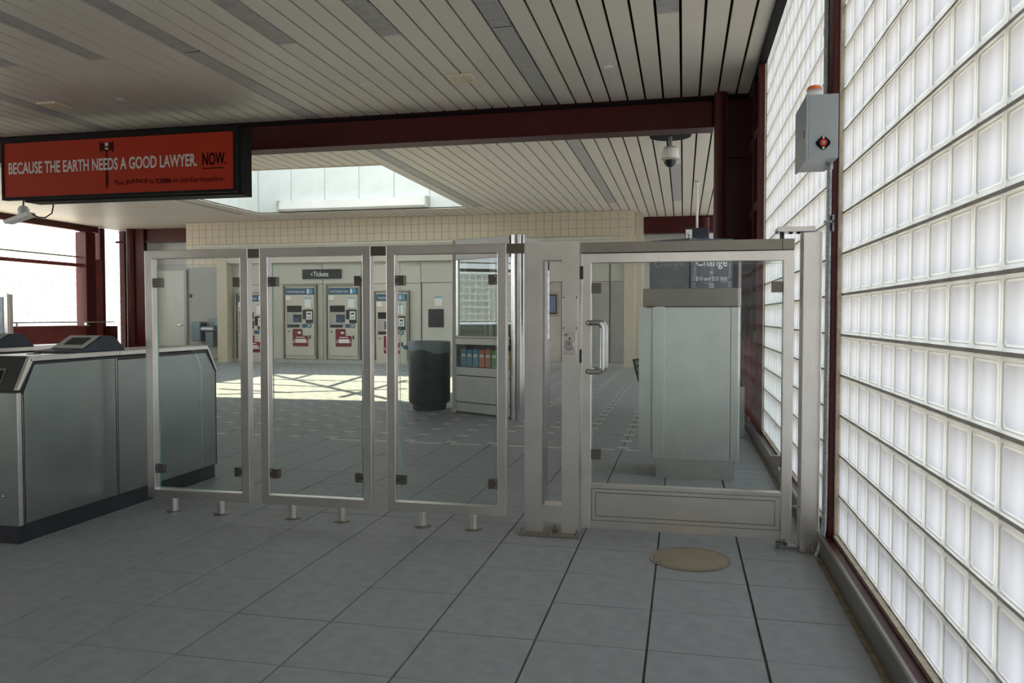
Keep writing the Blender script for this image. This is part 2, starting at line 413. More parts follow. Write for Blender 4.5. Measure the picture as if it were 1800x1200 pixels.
# bracing bars: the shadows they throw on the floor fix where they stand
def up(x, y, z=WT): return (x-SUN.x/SUN.z*-1*-z if False else x+SUN.x/SUN.z*z, y+SUN.y/SUN.z*z, z)
for a, b in (((-8.18, 14.56), (-4.56, 10.94)), ((-7.29, 13.71), (-7.51, 14.87)), ((-5.91, 12.28), (-6.32, 14.97)), ((-7.55, 11.60), (-6.02, 11.24)), ((-7.00, 10.75), (-4.48, 12.27)), ((-8.26, 12.70), (-5.91, 12.28)), ((-4.96, 10.76), (-5.08, 13.92)), ((-4.83, 11.32), (-3.74, 10.25)), ((-7.79, 13.60), (-4.86, 13.45))):
    bm = B(); tube(bm, [up(*a), up(*b)], .065, 8); add('brace_bar', bm, WHITE, rw, smooth=True)
# fluorescent trough in the well
r = thing('strip_light', (-7.4, 17.05, 3.72), 'long white strip light fixed along the far side of the skylight well', 'light fixture')
bm = B(); prism(bm, [(17.19, 3.70), (17.19, 3.93), (17.05, 3.93), (17.00, 3.74), (17.05, 3.70)], 'X', -9.4, -5.75); add('housing', bm, WHITE, r)
bm = B(); box(bm, -5.75, -5.70, 16.99, 17.19, 3.69, 3.94); add('end_cap', bm, GREYSTRIP, r)
bm = B(); box(bm, -9.45, -9.40, 16.99, 17.19, 3.69, 3.94); add('end_cap', bm, GREYSTRIP, r)

# ================================================================== BEAM + COLUMNS
r = thing('roof_beam', (-7.7, 9.28, 3.34), 'long dark red steel beam crossing the hall below the slatted ceiling', 'beam')
bm = B(); box(bm, -16, .74, 9.20, 9.36, 3.36, ZC+.05); add('web', bm, RED, r)
bm = B(); box(bm, -16, .32, 9.15, 9.43, 3.33, 3.355); box(bm, .44, .74, 9.15, 9.43, 3.33, 3.355); add('bottom_flange', bm, RED, r)
bm = B(); box(bm, -16, .30, 9.16, 9.20, 3.355, 3.63); add('fascia', bm, RED, r, .004)
bm = B(); box(bm, -16, .74, 9.14, 9.43, 3.63, 3.66); add('top_channel', bm, BLACK, r)
bm = B(); lathe(bm, [(.072, 0), (.072, ZC+.06)], (.392, 9.06, 0), 32)
r = tag(add('round_column', bm, RED, smooth=True), 'round dark red steel column rising behind the change machine', 'column')
r = thing('steel_column', (.60, 9.3, 0), 'dark red steel H column against the glass block wall end', 'column')
bm = B(); box(bm, .47, .778, 9.18, 9.21, 0, ZC+.05); add('flange', bm, RED, r)
bm = B(); box(bm, .59, .615, 9.21, 9.42, 0, ZC+.05); add('web', bm, RED, r)
bm = B(); box(bm, .47, .735, 9.42, 9.45, 0, ZC+.05); add('flange', bm, RED, r)
bm = B(); box(bm, .475, .70, 9.12, 9.18, 2.98, 3.0); add('stiffener', bm, RED, r)

# ================================================================== RIGHT GLASS BLOCK WALL
XW = .77; BP = .2014; BZ = .2025; ZB = .0945; ROWS = 18
def block_mesh():
    bm = B(); w2, h2 = BP/2-.0022, BZ/2-.0052
    def ring(inset, x, cut):
        a, b = w2-inset, h2-inset; c = cut
        return [bm.verts.new((x, p[0], p[1])) for p in ((-a+c, -b), (a-c, -b), (a, -b+c), (a, b-c), (a-c, b), (-a+c, b), (-a, b-c), (-a, -b+c))]
    R = [ring(0, .09, .002), ring(0, .006, .002), ring(.003, 0, .003), ring(.011, 0, .007), ring(.014, .004, .009), ring(.020, .0025, .011)]
    mats = [2, 0, 0, 0, 0]
    for k, (a, b) in enumerate(zip(R, R[1:])):
        for i in range(8):
            f = bm.faces.new((a[i], a[(i+1) % 8], b[(i+1) % 8], b[i])); f.material_index = mats[k]
    f = bm.faces.new(R[-1]); f.material_index = 1
    bk = ring(.020, .086, .010)
    for i in range(8):
        f = bm.faces.new((R[0][(i+1) % 8], R[0][i], bk[i], bk[(i+1) % 8])); f.material_index = 0
    f = bm.faces.new(bk[::-1]); f.material_index = 3
    return mesh_of('glass_block', bm, BLK)
blk = block_mesh()
bays = [(2.155+10*BP, -22), (4.52+16*BP+.04, -16)]
cols = [2.155+10*BP-BP*(k+.5) for k in range(34)]
cols2 = [4.50+BP*(k+.5) for k in range(17)]
cells = []
for cy in cols+cols2:
    for rr in range(ROWS): cells.append((cy, ZB+BZ*(rr+.5)))
bm = B()
Y_a, Y_b = cols[-1]-BP/2, cols[0]+BP/2
Y_c, Y_d = cols2[0]-BP/2, cols2[-1]+BP/2
for y0, y1, cc in ((Y_a, Y_b, cols), (Y_c, Y_d, cols2)):
    for rr in range(ROWS+1): z = ZB+BZ*rr; box(bm, XW+.004, XW+.085, y0, y1, z-.0058, z+.0058)
    for cy in [c-BP/2 for c in cc]+[cc[0]+BP/2 if cc is cols else cc[-1]+BP/2]: box(bm, XW+.005, XW+.084, cy-.003, cy+.003, ZB, ZB+BZ*ROWS)
wall_r = struct(add('wall_right', bm, MORTAR))
def warea(cy, cz):
    q = [project((XW, cy+a, cz+b)) for a, b in ((-.1, -.1), (.1, -.1), (.1, .1), (-.1, .1))]
    if any(p is None for p in q): return 0
    cx = sum(p[0] for p in q)/4; cyy = sum(p[1] for p in q)/4
    if not (-30 < cx < 1850 and -60 < cyy < 1250): return 0
    return abs(sum(q[k][0]*q[(k+1) % 4][1]-q[(k+1) % 4][0]*q[k][1] for k in range(4)))/2
cells.sort(key=lambda c: -warea(*c)); rest = B()
for k, (cy, cz) in enumerate(cells):
    if k < 300: at('glass_block', blk, (XW, cy, cz), wall_r)
    else:
        n0 = len(rest.verts); rest.from_mesh(blk); rest.verts.ensure_lookup_table()
        for v in rest.verts[n0:]: v.co += Vector((XW, cy, cz))
stuff(add('glass_blocks', rest, BLK, wall_r))
# mullions, sill, kick plate, top channel
def mull(y0, y1, lab, nm='wall_mullion', x0=.722):
    r = thing(nm, (.78, (y0+y1)/2, 0), lab, 'mullion')
    bm = B(); box(bm, x0, .90, y0, y1, .0, 3.72); add('tube', bm, RED, r, .006)
    bm = B(); box(bm, .752, .766, y0-.012, y0, .10, 3.66); add('sealant', bm, BEIGE, r)
mull(4.185, 4.315, 'dark red steel mullion dividing the glass block wall behind the conduit')
bm = B(); box(bm, .74, .90, 4.315, 4.50, 3.3, 3.301); bm.free()
mull(7.93, 8.05, 'slim dark red mullion at the far end of the glass block wall', x0=.70)
bm = B(); box(bm, .757, .86, 4.32, Y_c-.002, ZB, 3.7); add('mortar_strip', bm, MORTAR, wall_r)
bm = B(); box(bm, .757, .86, Y_b+.002, 4.186, ZB, 3.7); add('mortar_strip', bm, BEIGE, wall_r)
t1 = B(); box(t1, .70, .768, -4.6, 9.1, -.01, .075); sill = struct(add('trim_1', t1, RED, None, .006))
bm = B(); box(bm, .748, .772, -4.6, 7.92, .075, .094); add('sealant_strip', bm, BEIGE, sill)
bm = B(); prism(bm, [(.672, -.01), (.686, -.01), (.686, .104), (.690, .106), (.690, .110), (.678, .110), (.672, .104)], 'Y', -4.6, 9.0)
k = struct(add('baseboard_right', bm, KICK))
bm = B(); box(bm, .648, .672, -3, 8.9, -.005, .0045); add('grime_strip', bm, GRIME, k)
t2 = B(); box(t2, .695, .765, -4.6, 9.12, 3.625, 3.72); t2o = struct(add('trim_2', t2, BLACK, None, .004))
# end bay beyond the glass blocks
r = thing('steel_end_bay', (.80, 8.6, 0), 'dark red steel frame bay between the glass blocks and the round column', 'frame')
for z0, z1 in ((.96, 1.06), (2.28, 2.36), (3.02, 3.1)):
    bm = B(); box(bm, .71, .80, 8.06, 9.18, z0, z1); add('rail', bm, RED, r)
bm = B(); box(bm, .80, .83, 8.06, 9.18, 1.06, 3.7); add('back_plate', bm, RED, r)
bm = B(); box(bm, .70, .78, 8.52, 8.60, .08, 3.66); add('post', bm, RED, r)
rest = B(); lat = B()
for cyy in [8.06+BP*(k+.5) for k in range(5)]:
    for rr in range(4):
        n0 = len(rest.verts); rest.from_mesh(blk); rest.verts.ensure_lookup_table()
        for v in rest.verts[n0:]: v.co += Vector((XW+.02, cyy, ZB+BZ*(rr+.5)))
for rr in range(5): box(lat, XW+.024, XW+.1, 8.06, 9.1, ZB+BZ*rr-.007, ZB+BZ*rr+.007)
stuff(add('glass_blocks', rest, BLK, r)); add('mortar_lattice', lat, MORTAR, r)

# ================================================================== FENCE PANELS
YF = 4.2
def clip(parent, x, z, side):
    bm = B(); box(bm, x-.028, x+.028, YF+.006, YF+.040, z-.028, z+.028); c = add('clip', bm, CLIPM, parent, .003)
    for dz in (-.017, .017):
        b2 = B(); lathe(b2, [(.0045, YF+.0065), (.0045, YF+.003), (.003, YF+.002)], (x-side*.016, 0, z+dz), 10, 'Y'); add('screw', b2, CHROME, c)
def fence_panel(x0, x1, legs, lab, conn):
    xc = (x0+x1)/2
    r = thing('fence_panel', (xc, YF+.025, 0), lab, 'fence panel', 'glazed fence panels')
    z0, z1, t, y1 = .086, 1.602, .052, YF+.052
    fr = B()
    def miter(pts):
        prism(fr, pts, 'Y', YF, y1)
    miter([(x0, z0), (x0, z1), (x0+t, z1-t), (x0+t, z0+t)]); miter([(x1, z0), (x1-t, z0+t), (x1-t, z1-t), (x1, z1)])
    miter([(x0, z1), (x1, z1), (x1-t, z1-t), (x0+t, z1-t)]); miter([(x0, z0), (x0+t, z0+t), (x1-t, z0+t), (x1, z0)])
    bmesh.ops.remove_doubles(fr, verts=fr.verts, dist=1e-5)
    add('frame', fr, STEEL, r, .003)
    gx0, gx1, gz0, gz1 = x0+t+.022, x1-t-.012, z0+t+.012, z1-t-.036
    g = B(); box(g, gx0, gx1, YF+.018, YF+.028, gz0, gz1); p = add('glass_pane', g, PANE, r)
    ed = B()
    box(ed, gx0-.0012, gx0-.0002, YF+.018, YF+.028, gz0, gz1); box(ed, gx1+.0002, gx1+.0012, YF+.018, YF+.028, gz0, gz1); box(ed, gx0, gx1, YF+.018, YF+.028, gz1+.0002, gz1+.0012); box(ed, gx0, gx1, YF+.018, YF+.028, gz0-.0012, gz0-.0002)
    add('polished_edge', ed, EDGEG, p)
    for z in (1.405, .265):
        clip(r, x0+t+.028, z, 1); clip(r, x1-t-.026, z, -1)
    for lx in legs:
        b2 = B(); lathe(b2, [(.026, .0), (.026, z0+.001)], (lx, YF+.026, 0), 24); l = add('leg', b2, STEEL, r, smooth=True)
        b2 = B(); lathe(b2, [(.048, .0), (.048, .004), (.040, .008), (.0275, .009)], (lx, YF+.026, 0), 28); add('flange', b2, STEELD, l, smooth=True)
        b2 = B(); lathe(b2, [(.030, z0-.012), (.030, z0-.0005)], (lx, YF+.026, 0), 24); add('collar', b2, STEEL, l, smooth=True)
    if conn:
        b2 = B(); box(b2, x1+.001, conn-.001, YF+.004, YF+.046, 1.548, 1.600); add('connector', b2, CLIPM, r, .002)
fence_panel(-3.225, -2.527, (-3.057, -2.732), 'leftmost glazed steel fence panel, standing beside the fare gate console', -2.452)
fence_panel(-2.450, -1.750, (-2.258, -1.945), 'middle glazed steel fence panel, between the other two on round legs', -1.657)
fence_panel(-1.655, -.953, (-1.45, -1.146), 'glazed steel fence panel next to the wide slotted post', -.852)

# ---- slotted post
r = thing('slotted_post', (-.70, YF+.06, 0), 'wide brushed steel post with a tall slot and lock plate beside the gate', 'post')
bm = B(); a, b, y1 = -.851, -.548, YF+.10
box(bm, a, -.753, YF, y1, .014, 1.605); box(bm, -.644, b, YF, y1, .014, 1.605); box(bm, -.753, -.644, YF, y1, 1.506, 1.605); box(bm, -.753, -.644, YF, y1, .072, .165)
bmesh.ops.remove_doubles(bm, verts=bm.verts, dist=1e-5)
add('body', bm, STEEL, r)
bm = B(); prism(bm, [(-.753, 1.51), (-.753, .16), (-.738, .16), (-.738, 1.51)], 'Y', YF+.004, YF+.10); add('slot_lining', bm, CHROME, r)
bm = B(); box(bm, -.873, -.540, YF-.045, YF+.15, 0, .013); pl = add('base_plate', bm, STEELD, r, .002)
for x, y in ((-.858, YF-.02), (-.70, YF-.022), (-.556, YF-.022), (-.69, YF+.06), (-.858, YF+.125), (-.556, YF+.125)):
    bm = B(); lathe(bm, [(.013, .013), (.013, .022)], (x, y, 0), 6); lathe(bm, [(.007, .022), (.007, .042), (.005, .044)], (x, y, 0), 10); add('bolt', bm, GALV, pl)
bm = B(); box(bm, -.641, -.556, YF-.0025, YF, 1.128, 1.312); pl = add('cover_plate', bm, STEEL, r, .001)
for x in (-.634, -.563):
    for z in (1.137, 1.303): bm = B(); lathe(bm, [(.004, YF-.005), (.0045, YF-.0025)], (x, 0, z), 10, 'Y'); add('screw', bm, CHAR, pl)
bm = B(); box(bm, -.636, -.565, YF-.008, YF, .995, 1.118); pl = add('lock_plate', bm, STEELH, r, .002)
bm = B(); lathe(bm, [(.026, YF-.008), (.026, YF-.016), (.022, YF-.020), (.0, YF-.020)][::-1], (-.601, 0, 1.045), 28, 'Y'); add('lock_cylinder', bm, CHROME, pl, smooth=True)
bm = B(); lathe(bm, [(.009, YF-.0195), (.009, YF-.023)], (-.601, 0, 1.052), 16, 'Y'); box(bm, -.6022, -.5998, YF-.0245, YF-.023, 1.046, 1.058); add('key_way', bm, STEELD, pl)
bm = B(); lathe(bm, [(.005, YF-.0085), (.005, YF-.0095)], (-.600, 0, 1.081), 12, 'Y'); add('indicator', bm, BLACKP, pl)
bm = B(); box(bm, -.632, -.608, YF-.0085, YF-.0081, 1.102, 1.105); box(bm, -.632, -.612, YF-.0085, YF-.0081, 1.096, 1.099); add('engraved_print', bm, BLACKP, pl)

# ---- swing gate
r = thing('swing_gate', (0, YF+.03, 0), 'wide glazed steel swing gate with a pull handle beside the glass block wall', 'gate')
x0, x1, z0, z1, t, y1 = -.536, .550, .050, 1.538, .052, YF+.052
bm = B(); box(bm, -.541, .49, YF-.004, YF+.075, 1.541, 1.596); box(bm, .4915, .550, YF-.004, YF+.075, 1.541, 1.596); add('top_rail', bm, STEELD, r, .002)
bm = B()
for pts in ([(x0, z0), (x0, z1), (x0+t, z1-t), (x0+t, z0)], [(x1, z0), (x1-t, z0), (x1-t, z1-t), (x1, z1)], [(x0, z1), (x1, z1), (x1-t, z1-t), (x0+t, z1-t)]): prism(bm, pts, 'Y', YF, y1)
bmesh.ops.remove_doubles(bm, verts=bm.verts, dist=1e-5); add('frame', bm, STEEL, r, .003)
bm = B(); box(bm, x0+t, x1-t, YF+.002, y1-.002, z0, .292)
kp = add('kick_panel', bm, STEELH, r, .002)
bm = B(); box(bm, x0+t+.0035, x1-t-.0035, YF+.0012, YF+.0019, .0955, .2705); add('outer_shadow_line', bm, BLACKP, kp)  # black sheet painting the shadow line around the raised frame
bm = B(); box(bm, x0+t+.006, x1-t-.006, YF-.001, YF+.0018, .098, .268); add('raised_frame', bm, STEELH, kp, .001)
bm = B(); box(bm, x0+t+.026, x1-t-.029, YF-.0014, YF-.001, .120, .250); add('shadow_gap', bm, BLACKP, kp)  # black sheet, its rim stands in for shade around the inset
bm = B(); box(bm, x0+t+.029, x1-t-.032, YF-.004, YF-.0014, .123, .247); add('inset_panel', bm, STEELH, kp, .001)
bm = B(); box(bm, x0+t-.004, x1-t+.002, YF+.022, YF+.034, .285, z1-t+.004); add('glass_pane', bm, PANE, r)
bm = B(); box(bm, x0+t+.014, x0+t+.0155, YF+.021, YF+.0215, .292, z1-t-.012); box(bm, x0+t+.014, x1-t, YF+.021, YF+.0215, z1-t-.0135, z1-t-.012); add('pane_edge_line', bm, EDGEG, r)
for x in (x0+t+.026, x1-t-.028):
    for z in (1.352, .452):
        bm = B(); box(bm, x-.026, x+.026, YF+.012, YF+.048, z-.028, z+.028); add('clip', bm, CLIPM, r, .002)
for yy in (YF-.055, YF+.120):
    R = .03; hx0, hx1, hz0, hz1 = -.502, -.418, .905, 1.166
    s = 1 if yy > YF else -1; yb = y1 if s > 0 else YF
    pts = [(hx0, yb, hz1)]+[(hx0+.004, yb+(yy-yb)*.5, hz1), (hx0+.02, yy, hz1)]+arc((hx1-R, hz1-R), R, 90, 0, 8, 'XZ', yy)+arc((hx1-R, hz0+R), R, 0, -90, 8, 'XZ', yy)+[(hx0+.02, yy, hz0), (hx0+.004, yb+(yy-yb)*.5, hz0), (hx0, yb, hz0)]
    bm = B(); tube(bm, pts, .0145, 14); h = add('handle', bm, CHROME, r, smooth=True)
bm = B(); box(bm, -.5465, -.528, YF-.006, YF-.0005, 1.40, 1.47); add('hinge', bm, CHAR, r)
bm = B(); box(bm, -.5465, -.538, YF+.01, YF+.04, .95, 1.02); add('hinge', bm, CHAR, r)
bm = B(); lathe(bm, [(.018, .018), (.030, .020), (.030, .034), (.018, .036), (.012, .050)], (.505, YF+.026, 0), 20); c = add('floor_pivot', bm, STEELD, r, smooth=True)
bm = B(); box(bm, .48, .578, YF+.0, YF+.06, .001, .018); add('pivot_plate', bm, GALV, c)

# ---- latch post by the wall
r = thing('latch_post', (.635, YF+.05, 0), 'tall square steel post between the gate and the glass block wall', 'post')
bm = B(); box(bm, .590, .6835, YF-.01, YF+.10, .008, 1.627); add('tube', bm, STEEL, r, .004)
bm = B(); box(bm, .584, .669, YF-.055, YF+.15, 0, .010); pl = add('base_plate', bm, STEELD, r)
bm = B(); lathe(bm, [(.012, .010), (.012, .018)], (.632, YF-.032, 0), 6); lathe(bm, [(.007, .018), (.007, .05)], (.632, YF-.032, 0), 10); add('bolt', bm, GALV, pl)
bm = B(); prism(bm, [(.462, 1.634), (.466, 1.652), (.474, 1.656), (.648, 1.656), (.648, 1.630), (.474, 1.630)], 'Y', YF-.01, YF+.10); arm = add('top_arm', bm, STEELH, r, .002)
bm = B(); lathe(bm, [(.011, 1.597), (.011, 1.632)], (.492, YF+.03, 0), 14); add('pivot_pin', bm, CHAR, arm)
for x in (.535, .572): bm = B(); lathe(bm, [(.010, 1.622), (.010, 1.631)], (x, YF+.03, 0), 12); add('bolt', bm, CHAR, arm)
bm = B(); box(bm, .55, .592, YF+.03, YF+.045, .213, .221); add('stop_bar', bm, GALV, r)

# ---- conduit and alarm box
r = thing('conduit', (.70, 4.13, 0), 'galvanised steel conduit running up the red mullion to the ceiling', 'pipe')
bm = B(); tube(bm, [(.655, 4.10, .002), (.668, 4.105, .03), (.684, 4.115, .075), (.694, 4.122, .14), (.697, 4.125, .25), (.699, 4.126, 1.0), (.700, 4.13, 1.957)], .0125, 14); add('lower_pipe', bm, GALV, r, smooth=True)
bm = B(); tube(bm, [(.700, 4.25, 2.288), (.700, 4.25, 3.60)], .0135, 14); add('upper_pipe', bm, GALV, r, smooth=True)
bm = B(); lathe(bm, [(.018, 1.925), (.018, 1.957)], (.700, 4.13, 0), 16); add('coupling', bm, GALV, r, smooth=True)
bm = B(); lathe(bm, [(.016, 2.62), (.016, 2.66)], (.700, 4.25, 0), 16); add('coupling', bm, GALV, r, smooth=True)
bm = B(); box(bm, .676, .722, 4.10, 4.13, 1.66, 1.672); box(bm, .712, .721, 4.10, 4.15, 1.62, 1.70); add('strap', bm, GALV, r)
r = thing('alarm_box', (.64, 4.19, 1.957), 'grey enamelled steel alarm box mounted high on the red mullion', 'alarm box')
X0b, X1b, Y0b, Y1b, Z0b, Z1b = .570, .716, 4.0, 4.37, 1.957, 2.262
bm = B(); box(bm, X0b+.012, X1b, Y0b, Y1b, Z0b, Z1b); add('body', bm, GREYBOX, r, .002)
bm = B(); box(bm, X0b, X0b+.0115, Y0b-.002, Y1b+.006, Z0b-.008, Z1b+.003); dr = add('door', bm, GREYBOX, r, .002)
bm = B(); box(bm, X0b-.004, X0b, Y0b+.05, Y0b+.062, 2.07, 2.105); add('latch', bm, STEELD, dr)
px, pz = .648, 2.030
bm = B(); s = .038
pts = []
for k in range(4):
    t0 = math.pi/2*k; c0, s0 = math.cos(t0), math.sin(t0)
    for q in (-.007, .007): pts.append((px+c0*(s-.006)-s0*q, pz+s0*(s-.006)+c0*q))
prism(bm, pts, 'Y', Y0b-.006, Y0b-.0002); pl = add('button_plate', bm, BLACK, r, .0015)
bm = B(); lathe(bm, [(.0165, Y0b-.006), (.0165, Y0b-.012), (.013, Y0b-.013)], (px, 0, pz), 24, 'Y'); add('red_ring', bm, REDP, pl, smooth=True)
bm = B(); lathe(bm, [(.008, Y0b-.0125), (.008, Y0b-.016), (.004, Y0b-.017)], (px, 0, pz), 18, 'Y'); add('button', bm, BEIGE, pl, smooth=True)
for dz in (-.0245, .0245): bm = B(); lathe(bm, [(.007, Y0b-.006), (.006, Y0b-.009), (.001, Y0b-.010)], (px, 0, pz+dz), 16, 'Y'); add('screw', bm, CHROME, pl, smooth=True)
r = thing('strobe_light', (.620, 4.10, Z1b+.003), 'white strobe sounder with an orange cap on top of the grey alarm box', 'strobe')
zb = Z1b+.004
bm = B(); lathe(bm, [(.040, zb), (.040, zb+.020), (.034, zb+.028), (.034, zb+.031)], (.620, 4.10, 0), 28); add('base', bm, WHITE, r, smooth=True)
bm = B()
for i in range(26):
    t = 2*math.pi*i/26; x, y = .620+.0325*math.cos(t), 4.10+.0325*math.sin(t); box(bm, x-.0022, x+.0022, y-.0022, y+.0022, zb+.031, zb+.042)
stuff(add('louvre_fins', bm, WHITE, r))
bm = B(); lathe(bm, [(.029, zb+.031), (.029, zb+.042)], (.620, 4.10, 0), 24); add('core', bm, CHAR, r, smooth=True)
bm = B(); lathe(bm, [(.035, zb+.042), (.035, zb+.046), (.031, zb+.058), (.026, zb+.062), (.001, zb+.063)], (.620, 4.10, 0), 28); add('cap', bm, ORANGE, r, smooth=True)

# ---- brass floor disc
r = thing('floor_plate', (.04, 3.925, 0), 'round brass access cover set into the floor tiles before the gate', 'floor cover')
bm = B(); lathe(bm, [(.198, .0), (.198, .0035), (.188, .0045), (.186, .0035)], (.04, 3.928, 0), 64); add('rim', bm, STEELD, r, smooth=True)
bm = B(); lathe(bm, [(.181, .0), (.181, .0050), (.176, .0056)], (.04, 3.928, 0), 64); d = add('lid', bm, BRASS, r, smooth=True)
for a in (30, 150, 210, 330):
    bm = B(); lathe(bm, [(.005, .0055), (.004, .0062)], (.04+.165*math.cos(math.radians(a)), 3.928+.165*math.sin(math.radians(a)), 0), 10); add('screw', bm, CHAR, d)
# little litter scrap
bm = B(); prism(bm, [(-.552, 2.415), (-.535, 2.42), (-.528, 2.405), (-.54, 2.39), (-.548, 2.40)], 'Z', .001, .010)
tag(add('paper_scrap', bm, WHITEP), 'tiny crumpled pale paper scrap lying on the foreground floor tiles', 'litter')

# ================================================================== FARE GATE CONSOLES
def console(xr, width, y0, y1, lab, reader_ys, dx=0):
    xl = xr-width; zt = .99
    r = thing('fare_gate_console', ((xr+xl)/2, (y0+y1)/2, 0), lab, 'fare gate')
    bm = B(); box(bm, xl+.02, xr-.02, y0+.015, y1-.02, 0, .10); add('plinth', bm, PLINTH, r)
    prof = [(y0, .10), (y0, .805), (y0+.085, zt-.022), (y0+.10, zt-.022), (y1-.12, zt-.022), (y1, .80), (y1, .10)]
    bm = B(); prism(bm, [(a+(.008 if i < 3 else 0)-(.008 if i > 3 else 0), b-(.012 if 1 < i < 5 else 0)) for i, (a, b) in enumerate(prof)], 'X', xl+.008, xr-.008); add('core', bm, CHAR, r)
    # top trim and sloped ends
    bm = B(); box(bm, xl, xr, y0+.090, y0+.765, zt-.030, zt); add('top_cover', bm, STEELH, r, .003)
    bm = B(); box(bm, xl, xr, y0+.770, y1-.12, zt-.030, zt); add('top_cover', bm, STEELH, r, .003)
    bm = B(); prism(bm, [(y1-.12, zt), (y1-.12, zt-.03), (y1-.020, .80), (y1, .80)], 'X', xl, xr); add('end_slope', bm, STEELH, r, .002)
    bm = B(); prism(bm, [(y0+.090, zt), (y0+.108, zt-.03), (y0+.020, .815), (y0, .815)], 'X', xr-.022, xr); add('slope_edge', bm, STEEL, r, .002)
    bm = B(); prism(bm, [(y0+.090, zt-.002), (y0+.108, zt-.032), (y0+.024, .815), (y0+.004, .815)], 'X', xl, xr-.022); sp = add('display_slope', bm, CHAR, r)
    def sl(t, off): return (y0+.004+.086*t-off*.9, .815+.173*t+off*.45)
    bm = B(); prism(bm, [sl(.2, 0), sl(.62, 0), sl(.62, .004), sl(.2, .004)], 'X', xl+.02, xr-.115); add('display_bezel', bm, STEELD, sp)
    bm = B(); prism(bm, [sl(.26, .004), sl(.56, .004), sl(.56, .006), sl(.26, .006)], 'X', xl+.035, xr-.125); add('display', bm, GLASSK, sp)
    # side panels
    m = y0+.735
    for a in (xr-.008, xl):
        bm = B(); prism(bm, [(y0+.045, .105), (y0+.045, .80), (y0+.118, zt-.047), (m-.010, zt-.045), (m-.010, .105)], 'X', a, a+.008); add('side_panel', bm, STEELC, r, .0015)
        bm = B(); prism(bm, [(m+.012, .105), (m+.012, zt-.058), (y1-.145, zt-.055), (y1-.035, .79), (y1-.035, .105)], 'X', a, a+.008); add('side_panel', bm, STEELC, r, .0015)
        bm = B(); box(bm, a, a+.008, y0, y0+.028, .10, .800); add('corner_trim', bm, STEEL, r, .002)
        bm = B(); box(bm, a+.001, a+.0095 if a > xl+.1 else a+.008, m-.006, m+.002, .105, zt-.045); add('seam_trim', bm, CHROME, r)
        bm = B(); box(bm, a+.001, a+.0095 if a > xl+.1 else a+.008, y0+.031, y0+.036, .105, .79); add('seam_trim', bm, CHROME, r)
    bm = B(); box(bm, xl+.008, xr-.002, y0-.004, y0+.004, .10, .80); fp = add('front_panel', bm, STEELC, r, .002)
    bm = B(); lathe(bm, [(.008, y0-.004), (.008, y0-.010), (.005, y0-.012)], (xr-.085, 0, .255), 14, 'Y'); add('lock', bm, CHROME, fp, smooth=True)
    bm = B(); lathe(bm, [(.026, y0-.004), (.026, y0-.008)], (xr-.135, 0, .56), 24, 'Y'); add('round_port', bm, NAVY, fp, smooth=True)
    bm = B(); lathe(bm, [(.035, zt), (.035, zt+.004)], ((xr+xl)/2, y0+.27, 0), 24); add('top_disc', bm, CHAR, r, smooth=True)
    for (a, flip) in reader_ys:
        pts = [(0, 0), (.0, .012), (.13, .022), (.27, .092), (.36, .092), (.385, .080), (.47, 0)]
        pts = [((a+(.47-p[0]) if flip else a+p[0]), zt+p[1]) for p in pts]
        bm = B(); prism(bm, pts, 'X', xl+.03, xr-.03); rd = add('card_reader', bm, NAVY, r, .004)
        bm = B()
        def q(t, o): 
            yy, zz = .13+.14*t, .022+.07*t
            yy -= o*.45; zz += o*.9
            return ((a+(.47-yy) if flip else a+yy), zt+zz)
        prism(bm, [q(.0, .001), q(1.0, .001), q(1.0, .004), q(.0, .004)], 'X', xl+.045, xr-.045); add('reader_pad', bm, GREYSTRIP, rd)
        bm = B(); prism(bm, [q(.25, .004), q(.8, .004), q(.8, .006), q(.25, .006)], 'X', xl+.09, xr-.08); add('reader_target', bm, CHAR, rd)
console(-3.39, .30, 3.413, 5.21, 'brushed steel fare gate console in the left foreground, joined by the fence', [(3.80, False)])
console(-4.45, .30, 3.413, 5.6, 'second steel fare gate console seen over the nearer one, two back-to-back readers', [(3.72, True), (4.20, False)])

# ================================================================== CHANGE MACHINE
STEELM = steel('cabinet_stainless', (.80, .82, .81), .34, amp=.04)
r = thing('change_machine', (.06, 6.15, 0), 'tall brushed steel change machine cabinet standing behind the swing gate', 'cabinet')
bm = B(); box(bm, -.195, .372, 5.90, 6.42, 0, .145); add('plinth', bm, STEELH, r)
bm = B(); box(bm, -.225, .395, 5.89, 6.45, .145, 1.27); add('body', bm, CHAR, r)
bm = B(); box(bm, -.294, .406, 5.85, 6.48, 1.273, 1.405); add('cap', bm, STEELD, r, .004)
bm = B(); box(bm, -.222, .334, 5.87, 5.89, .145, 1.268); add('front_panel', bm, STEELM, r, .002)
bm = B(); box(bm, .338, .396, 5.87, 5.89, .145, 1.268); add('corner_strip', bm, STEELM, r, .002)
bm = B(); box(bm, -.205, -.135, 5.862, 5.8695, .15, 1.290); add('seam_strip', bm, STEELM, r, .001)
bm = B(); box(bm, .396, .404, 5.875, 6.44, .145, 1.268); add('side_panel', bm, STEELM, r)
bm = B(); box(bm, -.325, -.2255, 5.95, 6.45, .185, 1.266); add('side_cabinet', bm, STEELM, r, .002)
r = thing('change_sign', (.05, 6.2, 1.405), 'dark blue folded sign with white change lettering on top of the change machine', 'sign')
A_, M_, D_ = (-.262, 6.34), (.045, 6.17), (.372, 6.30)
bm = B(); obox(bm, A_, (M_[0]-.004, M_[1]), .012, 1.408, 1.80); GB_ = (MATS.setdefault('gloss_blue', paint('gloss_blue', (.03, .05, .08), .05, .1, 4, 0, .6))); lf = add('left_board', bm, paint('dull_blue', (.03, .042, .06), .25, .1, 4, 0, .3), r)
